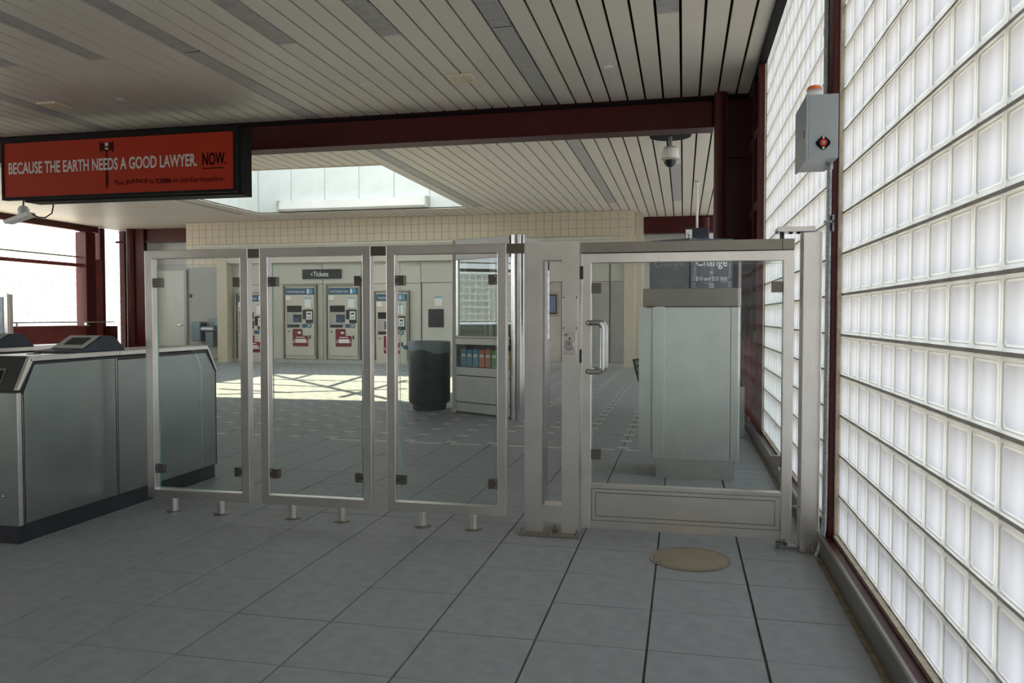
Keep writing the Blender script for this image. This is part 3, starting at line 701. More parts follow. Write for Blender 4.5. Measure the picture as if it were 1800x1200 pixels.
bm = B(); obox(bm, (M_[0]+.008, M_[1]), D_, .012, 1.408, 1.80); rf = add('right_board', bm, MATS['gloss_blue'], r)
bm = B(); prism(bm, [(-.26, 6.36), (.37, 6.36), (.045, 6.20)], 'Z', 1.406, 1.79); add('core', bm, CHAR, r)
def board_text(p, q, parent, mat):
    p = Vector((p[0], p[1])); q = Vector((q[0], q[1])); d = (q-p); L = d.length; d.normalize(); nn = Vector((d.y, -d.x)); ang = math.atan2(d.y, d.x)
    for body, wd, ht, z in (('Change', .255, .092, 1.565), ('for', .030, .022, 1.530), ('$10 and $20 Bills', .255, .037, 1.470), ('only', .045, .030, 1.428)):
        s = p+d*(L/2-wd/2)+nn*.0085
        bmx = text_bm(body, wd, ht, (s.x, s.y, z), depth=.001, ang=ang, bold=(.012 if ht > .05 else 0)); add('lettering', bmx, mat, parent)
    bmx = B(); s = p+d*(L/2-.02)+nn*.0085; e = p+d*(L/2+.02)+nn*.0085; obox(bmx, s, e, .001, 1.424, 1.427); add('underline', bmx, mat, parent)
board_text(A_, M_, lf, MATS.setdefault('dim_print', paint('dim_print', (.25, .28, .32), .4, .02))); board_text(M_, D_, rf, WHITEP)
MATS['gloss_blue'].node_tree.nodes['Principled BSDF'].inputs['IOR'].default_value = 1.55
# bill pictures on a little rack beside the machine
r = thing('bill_notice', (-.37, 6.2, .70), 'small dark rack of printed bill pictures hanging off the change machine', 'notice')
bm = B(); prism(bm, [(-.388, .865), (-.3245, .875), (-.3245, .69), (-.345, .69)], 'Y', 6.16, 6.18); add('board', bm, CHAR, r)
for z in (.82, .77, .715):
    bm = B(); prism(bm, [(-.374+(.865-z)*.2, z+.035), (-.328, z+.040), (-.328, z+.004), (-.368+(.865-z)*.2, z)], 'Y', 6.152, 6.16); add('bill', bm, MATS.setdefault('bill_green', paint('bill_green', (.30, .36, .31), .7, .3, 40)), r)
# dark utility pedestal by the wall
r = thing('utility_pedestal', (.52, 8.1, 0), 'grey utility pedestal with a black box by the far wall end', 'pedestal')
bm = B(); box(bm, .44, .60, 8.05, 8.25, 0, .50); add('base', bm, GREYBOX, r, .004)
bm = B(); box(bm, .455, .585, 8.06, 8.22, .50, .98); add('box', bm, CHAR, r, .006)
bm = B(); tube(bm, [(.57, 8.08, .98), (.60, 8.1, 1.2), (.66, 8.14, 1.30)], .012, 8); add('cable', bm, BLACK, r, smooth=True)

# ================================================================== BOOTH
PA, PB_, PC, PD = (-2.80, 9.405), (-1.885, 8.885), (-1.74, 10.3), (-2.62, 10.6)
STEELB = steel('booth_stainless', (.33, .33, .315), .42, (1.2, 90, 90))
r = thing('agent_booth', (-2.3, 9.8, 0), 'steel and glass agent booth standing behind the fence beside the trash can', 'booth')
def face(p, q, nm, z0, z1, mat, th=.03, a=0, b=1, side=0, bev=.002, parent=None):
    p = Vector(p); q = Vector(q); d = q-p
    bm = B(); obox(bm, p+d*a, p+d*b, th, z0, z1, side); return add(nm, bm, mat, parent or r, bev)
fa, fb = .045, .905
face(PA, PB_, 'kick_plate', .02, .135, STEELB, .03, fa, fb); face(PA, PB_, 'lower_panel', .145, .465, STEELB, .03, fa, fb); face(PA, PB_, 'mid_rail', .475, .575, STEELB, .03, fa, fb)
face(PA, PB_, 'dark_backing', .02, .575, CHAR, .01, fa, fb, -.018, 0)
face(PA, PB_, 'counter_edge', .855, .93, STEELB, .06, fa, fb); face(PA, PB_, 'window_sill_bar', .935, .962, STEELD, .04, fa, fb)
wf = face(PA, PB_, 'window_header', 1.90, 1.985, STEELB, .04, fa, fb); face(PA, PB_, 'window_stile', .962, 1.90, STEEL, .04, fa, fa+.035)
face(PA, PB_, 'window_pane', .962, 1.90, BOOTHG, .008, fa+.035, fb); face(PA, PB_, 'roof_fascia', 1.99, 2.145, STEELB, .05, fa, fb)
face(PA, PB_, 'rack_glass', .577, .853, PANE, .006, fa, fb); face(PA, PB_, 'rack_back', .577, .853, CHAR, .01, fa, fb, -.16, 0)
bm = B(); bx, by = PA; box(bm, bx-.025, bx+.03, by-.02, by+.04, 0, 2.145); add('corner_post', bm, STEEL, r, .003)
bm = B(); lathe(bm, [(.082, 0), (.082, 2.145)], (PB_[0]+.0, PB_[1]+.03, 0), 36); add('corner_column', bm, CHROME, r, smooth=True)
for p, q in ((PB_, PC), (PC, PD), (PD, PA)):
    face(p, q, 'lower_panel', .02, .90, STEELB, .03, .06, .97); face(p, q, 'window_pane', .90, 1.95, BOOTHG, .008, .06, .97); face(p, q, 'roof_fascia', 1.96, 2.145, STEELB, .05, .06, .97)
bm = B(); prism(bm, [PA, PB_, PC, PD], 'Z', 2.10, 2.14); add('roof', bm, STEELD, r)
bm = B(); prism(bm, [(-2.68, 9.55), (-2.0, 9.15), (-1.9, 10.15), (-2.5, 10.4)], 'Z', .0, .05); add('booth_floor', bm, CHAR, r)
# brochures in the rack
pa, pb = Vector(PA), Vector(PB_); d = pb-pa; L = d.length; u = d.normalized()
cols_b = [(.07, .28, .42), (.06, .26, .45), (.09, .30, .44), (.62, .17, .09), (.58, .19, .12), (.13, .34, .14), (.12, .30, .12), (.55, .42, .1)]
names_b = ['blue', 'blue', 'blue', 'orange', 'orange', 'green', 'green', 'yellow']
where = ['leftmost in the booth rack', 'second in the booth rack', 'third in the booth rack', 'left of the two orange ones', 'right of the two orange ones', 'beside the orange ones', 'next to the yellow one', 'rightmost in the booth rack']
for i, col in enumerate(cols_b):
    m = paint('brochure_%d' % i, col, .5, .1, 12)
    s = pa+u*(.07+i*.105); e = s+u*.092; nn = Vector((u.y, -u.x))
    b_ = thing('brochure_stack', ((s.x+e.x)/2, (s.y+e.y)/2, .58), 'stack of '+names_b[i]+' printed brochures, '+where[i], 'brochures', 'brochures in the booth rack')
    bm = B(); obox(bm, s, e, .05, .58, .80-.012*(i % 2), -.07); add('stack', bm, m, b_)
    bm = B(); obox(bm, s+u*.012, e-u*.012, .002, .70, .735, -.043); add('title_band', bm, WHITEP, b_)
# trash can
r = thing('trash_can', (-3.215, 9.62, 0), 'dark green round plastic trash can with a clear liner beside the booth', 'trash can')
tc = (-3.215, 9.66, 0)
bm = B(); lathe(bm, [(.20, .0), (.215, .012), (.22, .07), (.255, .09), (.268, .12), (.270, .70), (.270, .86), (.262, .875), (.250, .875), (.248, .82), (.24, .60)], tc, 40); add('body', bm, TRASH, r, smooth=True)
m = bpy.data.materials.new('clear_liner_film'); m.use_nodes = True; nt = m.node_tree; bs = nt.nodes['Principled BSDF']
bs.inputs['Base Color'].default_value = (.55, .66, .72, 1); bs.inputs['Alpha'].default_value = .38; bs.inputs['Roughness'].default_value = .25
bm = B(); seg = 40; rings = []
for rr, f in ((.255, lambda t: .872), (.262, lambda t: .884), (.274, lambda t: .876), (.278, lambda t: .80-.03*math.sin(t+1.0)-.012*math.sin(7*t)), (.281, lambda t: .745-.035*math.sin(t+1.0)-.016*math.sin(5*t))):
    rings.append([bm.verts.new((tc[0]+rr*math.cos(2*math.pi*i/seg), tc[1]+rr*math.sin(2*math.pi*i/seg), f(2*math.pi*i/seg))) for i in range(seg)])
for a, b in zip(rings, rings[1:]):
    for i in range(seg): bm.faces.new((a[i], a[(i+1) % seg], b[(i+1) % seg], b[i]))
add('liner', bm, m, r, smooth=True)
bm = B(); lathe(bm, [(.004, -.045), (.022, -.03), (.03, .0), (.02, .022), (.012, .04)], (-3.515, 9.60, .80), 12, 'X'); tube(bm, [(-3.48, 9.60, .80), (-3.44, 9.62, .81)], .012, 8); add('liner_knot', bm, LBLUE, r, smooth=True)

# ================================================================== BACK WALL
YB = 18.5
bm = B()
box(bm, -11.95, -1.13, YB+.26, YB+.5, 0, ZC+.05); box(bm, -12.92, -11.95, YB+.10, YB+.5, 2.56, ZC+.05)
box(bm, -11.95, -1.13, YB+.01, YB+.26, 3.05, ZC+.05); box(bm, -12.92, -11.95, YB+.01, YB+.10, 2.60, ZC+.05)
wall_b = struct(add('wall_back', bm, WGROUT))
TP = .197
bm = B(); box(bm, .003, TP-.003, 0, .02, .003, TP-.003); wt = mesh_of('tile', bm, WTILE)
nx = int((12.92-1.13)/TP)
for i in range(nx+1):
    for j in range(3):
        x = -12.92+i*TP
        if i > 58: break
        at('tile', wt, (x, YB-.008, 3.085+j*TP), wall_b)
rest = B()
for j in range(3): box(rest, -12.92+59*TP+.003, -1.125, YB-.008, YB+.012, 3.085+j*TP+.003, 3.085+(j+1)*TP-.003)
for i in range(6):
    for j in range(3): x = -12.92+i*TP; z = 3.085-TP*(j+1); box(rest, x+.003, x+TP-.003, YB-.008, YB+.012, z+.003, z+TP-.003)
for j in range(16):   # right end return and pillar
    z = j*TP; box(rest, -1.36, -1.13, YB-.006, YB+.01, z+.003, z+TP-.003)
stuff(add('small_tiles', rest, WTILE, wall_b))
bm = B(); box(bm, -1.36, -1.12, YB, YB+.4, 0, 3.08); add('end_pier', bm, WTILE, wall_b)
bm = B(); box(bm, -12.55, -1.6, YB-.07, YB+.02, 3.01, 3.075); box(bm, -12.55, -1.6, YB-.02, YB+.26, 2.98, 3.01); add('ledge', bm, WALLP, wall_b)
bm = B(); box(bm, -11.95, -1.36, YB+.0, YB+.06, 2.58, 2.98); add('fascia_panel', bm, WALLP, wall_b)
bm = B(); box(bm, -1.62, -1.36, YB-.004, YB+.26, 2.98, 3.08); add('ledge_return', bm, WTILE, wall_b)
# recessed panel wall in pieces
edges = [-11.6, -10.15, -9.20, -8.96, -8.0, -6.45, -5.38, -3.35, -2.85, -1.9, -1.36]
edges = [-11.66, -9.08, -6.42, -5.40, -3.35, -2.50, -1.36]
for a, b in zip(edges, edges[1:]):
    bm = B(); box(bm, a+.008, b-.008, YB+.14, YB+.25, 2.04, 2.58); add('panel', bm, WALLP, wall_b)
    bm = B(); box(bm, a+.008, b-.008, YB+.16, YB+.25, .10, 2.03); add('panel', bm, (STEELH if a > -3.4 else WALLP), wall_b)
bm = B(); box(bm, -11.66, -1.36, YB+.10, YB+.24, 0, .095); struct(add('baseboard_back', bm, GREYSTRIP))
for j in range(13): pass
bm = B(); box(bm, -11.95, -11.66, YB-.12, YB+.2, 0, 2.6); add('tiled_pier', bm, WTILE, wall_b)
# tickets sign
r = thing('tickets_sign', (-9.08, YB+.10, 2.17), 'dark sign with white Tickets lettering above the ticket machines', 'sign')
bm = B(); box(bm, -9.62, -8.55, YB+.08, YB+.138, 2.17, 2.41); add('board', bm, CHAR, r, .004)
add('lettering', text_bm('Tickets', .42, .125, (-9.31, YB+.079, 2.225), depth=.002, bold=.01), WHITEP, r)
bm = B(); prism(bm, [(-9.33, 2.23), (-9.40, 2.28), (-9.33, 2.33)], 'Y', YB+.077, YB+.080); add('arrow', bm, GREYSTRIP, r)
# ticket machines
def machine(xl, zt, lab):
    sx, sz = .00198, .0020; yf = YB+.07
    X = lambda c: xl+(c-130)*sx
    Z = lambda c: zt-(c-100)*sz
    r = thing('ticket_machine', (X(350), YB+.1, 0), lab, 'ticket machine', 'ticket machines')
    bm = B(); box(bm, X(130), X(570), yf+.03, YB+.158, Z(1040), Z(100)); add('cabinet', bm, WALLP, r, .006)
    bm = B()
    box(bm, X(112), X(130), yf-.02, YB+.158, .10, Z(85)); box(bm, X(570), X(588), yf-.02, YB+.158, .10, Z(85)); box(bm, X(130), X(570), yf-.02, YB+.158, Z(100), Z(85)); add('surround', bm, STEELD, r)
    bm = B(); box(bm, X(132), X(568), yf+.01, YB+.158, .10, Z(1042)); add('base_panel', bm, MACHF, r, .004)
    bm = B(); box(bm, X(150), X(555), yf, yf+.03, Z(1000), Z(640)); box(bm, X(150), X(165), yf, yf+.03, Z(640), Z(355)); box(bm, X(380), X(555), yf, yf+.03, Z(640), Z(355)); box(bm, X(150), X(555), yf, yf+.03, Z(355), Z(130)); f = add('face', bm, MACHF, r)
    bm = B(); box(bm, X(150), X(555), yf-.006, yf, Z(215), Z(130)); bn = add('banner', bm, BLUE, r)
    add('lettering', text_bm('TICKETS/ADD CASH', .50, .058, (X(172), yf-.007, Z(192)), depth=.001, bold=.0), WHITEP, bn)
    bm = B(); box(bm, X(455), X(485), yf-.008, yf-.006, Z(202), Z(142)); add('ticket_icon', bm, WHITEP, bn)
    bm = B(); box(bm, X(495), X(530), yf-.008, yf-.006, Z(202), Z(142)); add('card_icon', bm, LBLUE, bn)
    bm = B(); box(bm, X(155), X(222), yf-.003, yf, Z(292), Z(225)); k = add('notice', bm, WHITEP, r)
    bm = B(); box(bm, X(155), X(222), yf-.004, yf-.003, Z(298), Z(291)); add('red_line', bm, REDP, k)
    bm = B(); box(bm, X(420), X(510), yf-.003, yf, Z(380), Z(268)); k = add('instruction_sheet', bm, WHITEP, r)
    bm = B(); box(bm, X(420), X(510), yf-.003, yf, Z(268), Z(255)); add('sheet_header', bm, LBLUE, k)
    bm = B(); box(bm, X(165), X(380), yf+.022, yf+.03, Z(640), Z(355)); n_ = add('screen_niche', bm, GREYSTRIP, r)
    bm = B(); prism(bm, [(yf+.002, Z(357)), (yf+.022, Z(357)), (yf+.022, Z(440))], 'X', X(170), X(378)); add('hood', bm, CHAR, n_)
    bm = B(); box(bm, X(255), X(375), yf+.006, yf+.022, Z(568), Z(470)); k = add('screen', bm, GLASSK, n_, .003)
    bm = B(); box(bm, X(175), X(340), yf+.004, yf+.022, Z(638), Z(600)); add('tray', bm, CHAR, n_)
    bm = B(); box(bm, X(265), X(340), yf+.003, yf+.006, Z(560), Z(515)); add('screen_page', bm, BLUE, n_)
    bm = B(); box(bm, X(395), X(440), yf-.02, yf, Z(530), Z(408)); box(bm, X(440), X(540), yf-.02, yf, Z(582), Z(405)); k = add('card_unit', bm, CHAR, r, .006)
    bm = B(); box(bm, X(450), X(530), yf-.026, yf-.02, Z(535), Z(430)); add('white_bezel', bm, WHITEP, k)
    bm = B(); box(bm, X(468), X(512), yf-.029, yf-.026, Z(515), Z(450)); add('bill_slot', bm, CHAR, k)
    bm = B(); box(bm, X(472), X(508), yf-.031, yf-.029, Z(505), Z(470)); add('slot_mark', bm, WHITEP, k)
    bm = B(); box(bm, X(385), X(450), yf-.003, yf, Z(640), Z(592)); add('blue_label', bm, BLUE, r)
    bm = B(); lathe(bm, [(.06, yf), (.06, yf-.014), (.05, yf-.016)], (X(486), 0, Z(614)), 20, 'Y'); k = add('dial', bm, BLUE, r, smooth=True)
    bm = B(); lathe(bm, [(.04, yf-.016), (.04, yf-.019)], (X(486), 0, Z(614)), 20, 'Y'); add('dial_face', bm, GREYSTRIP, k, smooth=True)
    bm = B(); prism(bm, [(X(262), Z(880)), (X(250), Z(868)), (X(250), Z(667)), (X(262), Z(655)), (X(376), Z(655)), (X(388), Z(667)), (X(388), Z(742)), (X(458), Z(742)), (X(470), Z(754)), (X(470), Z(868)), (X(458), Z(880))], 'Y', yf-.014, yf); k = add('ticket_tray_plate', bm, MAROON, r)
    bm = B(); box(bm, X(290), X(440), yf-.018, yf-.014, Z(835), Z(785)); add('tray_opening', bm, STEELH, k)
    bm = B(); box(bm, X(326), X(366), yf-.017, yf-.014, Z(718), Z(690)); add('ticket_slot', bm, WHITEP, k)
    bm = B(); box(bm, X(330), X(362), yf-.017, yf-.014, Z(690), Z(668)); add('slot_mouth', bm, CHAR, k)
    for a in (268, 455): bm = B(); prism(bm, [(X(a-8), Z(835)), (X(a+8), Z(835)), (X(a), Z(790))], 'Y', yf-.017, yf-.014); add('arrow', bm, WHITEP, k)
    bm = B(); box(bm, X(305), X(420), yf-.016, yf-.014, Z(768), Z(758)); add('print_line', bm, WHITEP, k)
    bm = B(); box(bm, X(484), X(506), yf-.008, yf, Z(785), Z(738)); add('lock', bm, CHAR, r)
    bm = B(); lathe(bm, [(.03, yf), (.03, yf-.008)], (X(192), 0, Z(690)), 16, 'Y'); add('coin_return', bm, STEELD, r, smooth=True)
machine(-10.13, 1.99, 'ticket machine at left under the Tickets sign, seen through the middle fence panel')
machine(-8.93, 1.99, 'ticket machine at right under the Tickets sign, seen through the middle fence panel')
machine(-11.50, 1.82, 'leftmost ticket machine, seen through the gap between the first two fence panels')
machine(-7.62, 1.82, 'rightmost ticket machine, seen through the gap before the third fence panel')
# doors in the recessed wall
d1 = B(); box(d1, -6.40, -5.44, YB+.125, YB+.158, .10, 2.04); d1 = struct(add('door_1', d1, WALLP))
bm = B(); box(bm, -6.405, -6.385, YB+.118, YB+.126, .10, 2.05); box(bm, -6.405, -5.44, YB+.118, YB+.126, 2.04, 2.05); add('frame_gap', bm, CHAR, d1)
bm = B(); box(bm, -6.22, -5.82, YB+.112, YB+.125, .93, 1.385); add('dark_notice', bm, CHAR, d1)
bm = B(); box(bm, -6.05, -5.86, YB+.115, YB+.125, 1.46, 1.68); k = add('paper_notice', bm, WHITEP, d1)
bm = B(); box(bm, -6.05, -5.86, YB+.113, YB+.115, 1.66, 1.69); add('notice_header', bm, LBLUE, d1)
d2 = B(); box(d2, -3.30, -2.86, YB+.125, YB+.158, .10, 2.03); d2 = struct(add('door_2', d2, STEEL))
bm = B(); box(bm, -2.87, -2.845, YB+.118, YB+.126, .10, 2.04); add('frame_gap', bm, CHAR, d2)
bm = B(); box(bm, -3.30, -2.92, YB+.112, YB+.125, 1.20, 1.80); k = add('screen_bezel', bm, BEIGE, d2)
bm = B(); box(bm, -3.30, -2.975, YB+.106, YB+.112, 1.26, 1.73); add('screen_frame', bm, CHAR, d2)
bm = B(); box(bm, -3.30, -3.0, YB+.102, YB+.106, 1.29, 1.70); add('screen', bm, SCREENB, d2)
d3 = B(); box(d3, -2.40, -1.72, YB+.125, YB+.158, .10, 2.03); d3 = struct(add('door_3', d3, STEEL))
bm = B(); box(bm, -1.72, -1.70, YB+.118, YB+.126, .10, 2.58); add('frame_gap', bm, CHAR, d3)
# left recess wall with door, fountain
bm = B(); box(bm, -16.0, -11.95, 20.0, 20.2, 0, ZC+.05)
wl = struct(add('wall_recess', bm, WALLG))
bm = B(); box(bm, -11.95, -11.8, 18.9, 20.0, 0, ZC); add('recess_return', bm, WTILE, wl)
d4 = B(); box(d4, -15.0, -13.95, 19.95, 19.998, 0, 2.52); d4 = struct(add('door_4', d4, WHITE))
bm = B(); box(bm, -14.02, -13.94, 19.93, 19.95, 0, 2.54); box(bm, -15.06, -14.98, 19.93, 19.95, 0, 2.54); add('frame', bm, WALLG, d4)
bm = B(); tube(bm, [(-14.10, 19.95, .95), (-14.10, 19.90, .95), (-14.22, 19.90, .95)], .02, 8); add('lever', bm, STEEL, d4, smooth=True)
bm = B(); box(bm, -13.88, -13.80, 19.985, 20.0, 1.74, 1.84); add('wall_switch', bm, CHAR, wl)
bm = B(); prism(bm, [(-14.75, .2), (-14.35, .2), (-14.70, 1.1)], 'Y', 19.947, 19.9495); bm.free()
r = thing('drinking_fountain', (-13.2, 19.8, .3), 'grey-blue wall drinking fountain in the recess behind the first fence panel', 'fountain')
bm = B(); box(bm, -13.28, -12.86, 19.62, 19.999, .78, .92); add('basin', bm, FOUNT, r, .03)
bm = B(); box(bm, -13.20, -12.94, 19.70, 19.999, .34, .78); add('body', bm, FOUNT, r, .02)
bm = B(); box(bm, -13.28, -12.9, 19.608, 19.619, .84, .87); add('push_bar', bm, STEEL, r)
bm = B(); box(bm, -13.62, -13.32, 19.66, 19.999, .50, 1.05); add('side_basin', bm, FOUNT, r, .03)
bm = B(); tube(bm, [(-12.95, 19.75, .90), (-12.95, 19.75, 1.0), (-12.99, 19.72, 1.03)], .012, 8); add('spout', bm, CHROME, r, smooth=True)
bm = B(); box(bm, -13.20, -12.92, 19.90, 19.999, .92, 1.15); add('back_splash', bm, FOUNT, r, .02)
# red beam + column in the far left corner
r = thing('corner_column', (-15.6, 19.7, 0), 'dark red steel column in the far left corner of the hall', 'column')
bm = B(); lathe(bm, [(.13, 0), (.13, ZC)], (-15.35, 19.45, 0), 24); add('shaft', bm, RED, r, smooth=True)
bm = B(); box(bm, -15.24, -14.95, 19.45, 19.60, 0, ZC); add('flange', bm, RED, r)
r = thing('far_left_beam', (-14, 19.6, 3.4), 'dark red steel beam from the corner column to the tiled bulkhead', 'beam')
bm = B(); box(bm, -14.95, -12.93, 19.55, 19.75, 3.35, ZC); add('web', bm, RED, r)
bm = B(); box(bm, -15.9, -12.93, 19.50, 19.80, 3.30, 3.35); add('flange', bm, RED, r)
# unseen wall added behind the viewer to tone the metal reflections; far return
bm = B(); box(bm, -16.2, .95, -6.2, -6.0, -.1, ZC+.25); struct(add('wall_front_added', bm, paint('grey_added_wall', (.47, .46, .45), .8, .15, 1.5)))
bm = B(); box(bm, -1.13, -.98, YB+.4, 20.3, 0, ZC+.05); struct(add('wall_return', bm, WTILE))
# far right recess
bm = B(); box(bm, -1.13, .95, 20.3, 20.5, 0, ZC+.05); struct(add('wall_far', bm, WALLG))
r = thing('far_right_beam', (-.2, 20.0, 3.3), 'dark red steel beam at the far right end of the ceiling', 'beam')
bm = B(); box(bm, -.97, .735, 19.88, 20.1, 3.32, ZC); add('web', bm, RED, r)
bm = B(); box(bm, -.97, .735, 19.84, 20.14, 3.27, 3.32); add('flange', bm, RED, r)
lat2 = B(); rest2 = B()  # unseen wall, made of glass blocks to let light into the far recess
for i in range(53):
    for j in range(ROWS):
        n0 = len(rest2.verts); rest2.from_mesh(blk); rest2.verts.ensure_lookup_table()
        for v in rest2.verts[n0:]: v.co += Vector((.78, 9.5+BP*(i+.5), ZB+BZ*(j+.5)))
    box(lat2, .79, .86, 9.5+BP*i-.003, 9.5+BP*i+.003, ZB, 3.7)
for j in range(ROWS+1): box(lat2, .785, .865, 9.5, 9.5+BP*53, ZB+BZ*j-.0075, ZB+BZ*j+.0075)
box(lat2, .745, .90, 9.46, 20.5, -.05, ZB)
we = struct(add('wall_right_far', lat2, MORTAR)); stuff(add('glass_blocks', rest2, BLK, we))
# hanging clipper pylon
r = thing('hanging_sign', (.235, 14.8, 2.0), 'dark blue hanging box sign on a white pole in the far hall', 'sign')
bm = B(); box(bm, .02, .44, 14.72, 14.95, 2.10, 2.82); bx_ = add('box', bm, NAVY, r, .004)
bm = B(); box(bm, .035, .145, 14.712, 14.72, 2.12, 2.79); pl = add('label_plate', bm, WHITEP, r)
add('lettering', text_bm('Clipper', .58, .085, (.13, 14.711, 2.16), depth=.001, rot=math.pi/2, bold=.01), BLACKP, pl)
bm = B(); tube(bm, [(.235, 14.84, 2.80), (.235, 14.84, ZC)], .022, 10); p = add('pole', bm, WHITE, r, smooth=True)
bm = B(); lathe(bm, [(.055, ZC-.05), (.06, ZC-.03), (.03, ZC-.001)], (.235, 14.84, 0), 16); add('pole_flange', bm, WHITE, p, smooth=True)
bm = B(); tube(bm, [(.50, 19.6, .0), (.50, 19.6, 3.6)], .10, 12); tag(add('red_pipe_column', bm, RED, smooth=True), 'slim round red column at the far right end of the hall', 'column')

# ================================================================== DOME CAMERA
r = thing('dome_camera', (-.19, 11.0, 3.2), 'white pendant dome security camera hanging under the far ceiling', 'camera')
bm = B(); lathe(bm, [(.28, ZC-.004), (.28, ZC-.018)], (-.19, 11.0, 0), 36); add('mount_disc', bm, BLACK, r, smooth=True)
bm = B(); lathe(bm, [(.026, 3.52), (.026, ZC-.02)], (-.19, 11.0, 0), 16); add('stem', bm, GALV, r, smooth=True)
bm = B(); lathe(bm, [(.118, 3.36), (.122, 3.37), (.112, 3.49), (.085, 3.515), (.03, 3.53)], (-.19, 11.0, 0), 32); add('housing', bm, WHITE, r, smooth=True)
bm = B(); lathe(bm, [(.10, 3.338), (.122, 3.348), (.122, 3.362)], (-.19, 11.0, 0), 32); add('ring', bm, GREYSTRIP, r, smooth=True)
bm = B(); lathe(bm, [(.001, 3.245), (.04, 3.252), (.068, 3.275), (.085, 3.31), (.09, 3.342)], (-.19, 11.0, 0), 32); add('dome', bm, GLASSK, r, smooth=True)

# ================================================================== ADVERT SIGN
r = thing('advertising_sign', (-6.77, 8.45, 2.7), 'long orange hanging advertising sign about the earth needing a lawyer', 'sign')
sx0, sx1, sz0, sz1, sy = -8.38, -5.165, 2.665, 3.40, 8.30
bm = B(); box(bm, sx0-.03, sx1+.03, sy+.02, sy+.09, sz0, sz1+.05); add('front_case', bm, BLACK, r, .004)
bm = B(); box(bm, sx0+.22, sx1+.04, sy+.091, sy+.34, sz0-.02, 3.44); add('rear_case', bm, BLACK, r, .004)
bm = B(); box(bm, sx0, sx1, sy+.012, sy+.0195, 2.70, 3.372); po = add('poster', bm, SIGNO, r)
bm = B(); box(bm, sx0-.03, sx1+.03, sy, sy+.02, 3.374, 3.40); box(bm, sx0-.03, sx1+.03, sy, sy+.02, 2.665, 2.698); box(bm, sx0-.03, sx0-.001, sy, sy+.02, 2.698, 3.374); box(bm, sx1+.001, sx1+.03, sy, sy+.02, 2.698, 3.374); add('bezel', bm, BLACK, r)
for x in (-7.6, -6.6, -5.7):
    bm = B(); box(bm, x-.03, x+.03, sy+.345, 9.155, 3.37, 3.41); add('bracket', bm, BLACK, r)
W = sx1-sx0
ty = sy+.0105
SIL = MATS.setdefault('silver_print', paint('silver_print', (.60, .58, .55), .5, .02)); DKP = MATS.setdefault('dark_brown_print', paint('dark_brown_print', (.022, .006, .005), .9, .02, 6, 0, .0))
def sg(u): return sx0+W*u
add('headline', text_bm('BECAUSE THE EARTH NEEDS A GOOD LAWYER.', W*.828, .148, (sg(.022), ty, 2.983), depth=.002, bold=.020), SIL, po)
add('headline_now', text_bm('NOW.', W*.098, .150, (sg(.872), ty, 2.985), depth=.002, bold=.020), DKP, po)
bm = B(); box(bm, sg(.872), sg(.957), ty-.001, ty+.001, 2.945, 2.957); add('underline', bm, DKP, po)
add('small_print', text_bm('Text', W*.042, .058, (sg(.498), ty, 2.797), depth=.002, bold=.0), DKP, po)
add('small_print', text_bm('JUSTICE', W*.094, .060, (sg(.548), ty, 2.797), depth=.002, bold=.014), DKP, po)
add('small_print', text_bm('to', W*.019, .052, (sg(.649), ty, 2.797), depth=.002, bold=.0), DKP, po)
add('small_print', text_bm('52886', W*.066, .058, (sg(.676), ty, 2.797), depth=.002, bold=.014), DKP, po)
add('small_print', text_bm('to join', W*.068, .074, (sg(.749), ty, 2.781), depth=.002, bold=.0), DKP, po)
add('small_print', text_bm('Earthjustice.', W*.140, .074, (sg(.824), ty, 2.781), depth=.002, bold=.0), DKP, po)
# gavel picture
gx = sg(.466); bm = B()
for a, b, z0, z1 in ((-.10, -.075, 3.205, 3.33), (-.075, -.06, 3.225, 3.31), (-.06, -.048, 3.21, 3.325), (-.048, .048, 3.225, 3.315), (.048, .06, 3.21, 3.325), (.06, .075, 3.225, 3.31), (.075, .10, 3.205, 3.33)): box(bm, gx+a, gx+b, ty+.0012, ty+.0022, z0, z1)
prism(bm, [(gx-.03, 3.225), (gx-.012, 3.19), (gx-.011, 3.0), (gx-.022, 2.93), (gx-.022, 2.82), (gx-.008, 2.765), (gx+.008, 2.765), (gx+.022, 2.82), (gx+.022, 2.93), (gx+.011, 3.0), (gx+.012, 3.19), (gx+.03, 3.225)], 'Y', ty+.0012, ty+.0022)
k = add('gavel_picture', bm, BROWN, po)
bm = B(); box(bm, gx-.022, gx+.022, ty+.0002, ty+.0011, 3.275, 3.315); box(bm, gx-.022, gx+.022, ty+.0002, ty+.0011, 3.235, 3.255); add('gavel_highlight', bm, SIL, po)

# ================================================================== LEFT OPEN SIDE
XL = -16.0
def post(x, y, wx, wy, z0, z1, lab, cat='post', mat=RED):
    bm = B(); box(bm, x-wx/2, x+wx/2, y-wy/2, y+wy/2, z0, z1); return tag(add('red_post', bm, mat, None, .01), lab, cat)
post(-16.1, 18.575, .34, .36, 0, 3.515, 'broad red steel post at the bright open left side of the hall')
post(-16.1, 19.13, .16, .19, 0, ZC, 'slim red steel post beside the narrow glass block strip')
bm = B(); box(bm, -16.3, -15.96, 18.76, 19.03, 0, 2.78); tag(add('red_infill_plate', bm, REDB), 'red steel infill plate between the two left side posts', 'panel')
bm = B(); box(bm, -16.15, -15.95, -2, 18.9, 3.52, ZC+.05); tag(add('edge_beam', bm, RED), 'dark red edge beam along the left rim of the ceiling', 'beam')
for k_, (yy_, lab_) in enumerate(((12.4, 'red steel post on the left side, next before the broad end post'), (6.4, 'red steel post on the left side, level with the fence'), (.4, 'red steel post on the left side, level with the viewer'))):
    bm = B(); box(bm, -16.34, -16.22, yy_-.12, yy_+.12, 0, 3.7); tag(add('side_post', bm, RED), lab_, 'post')
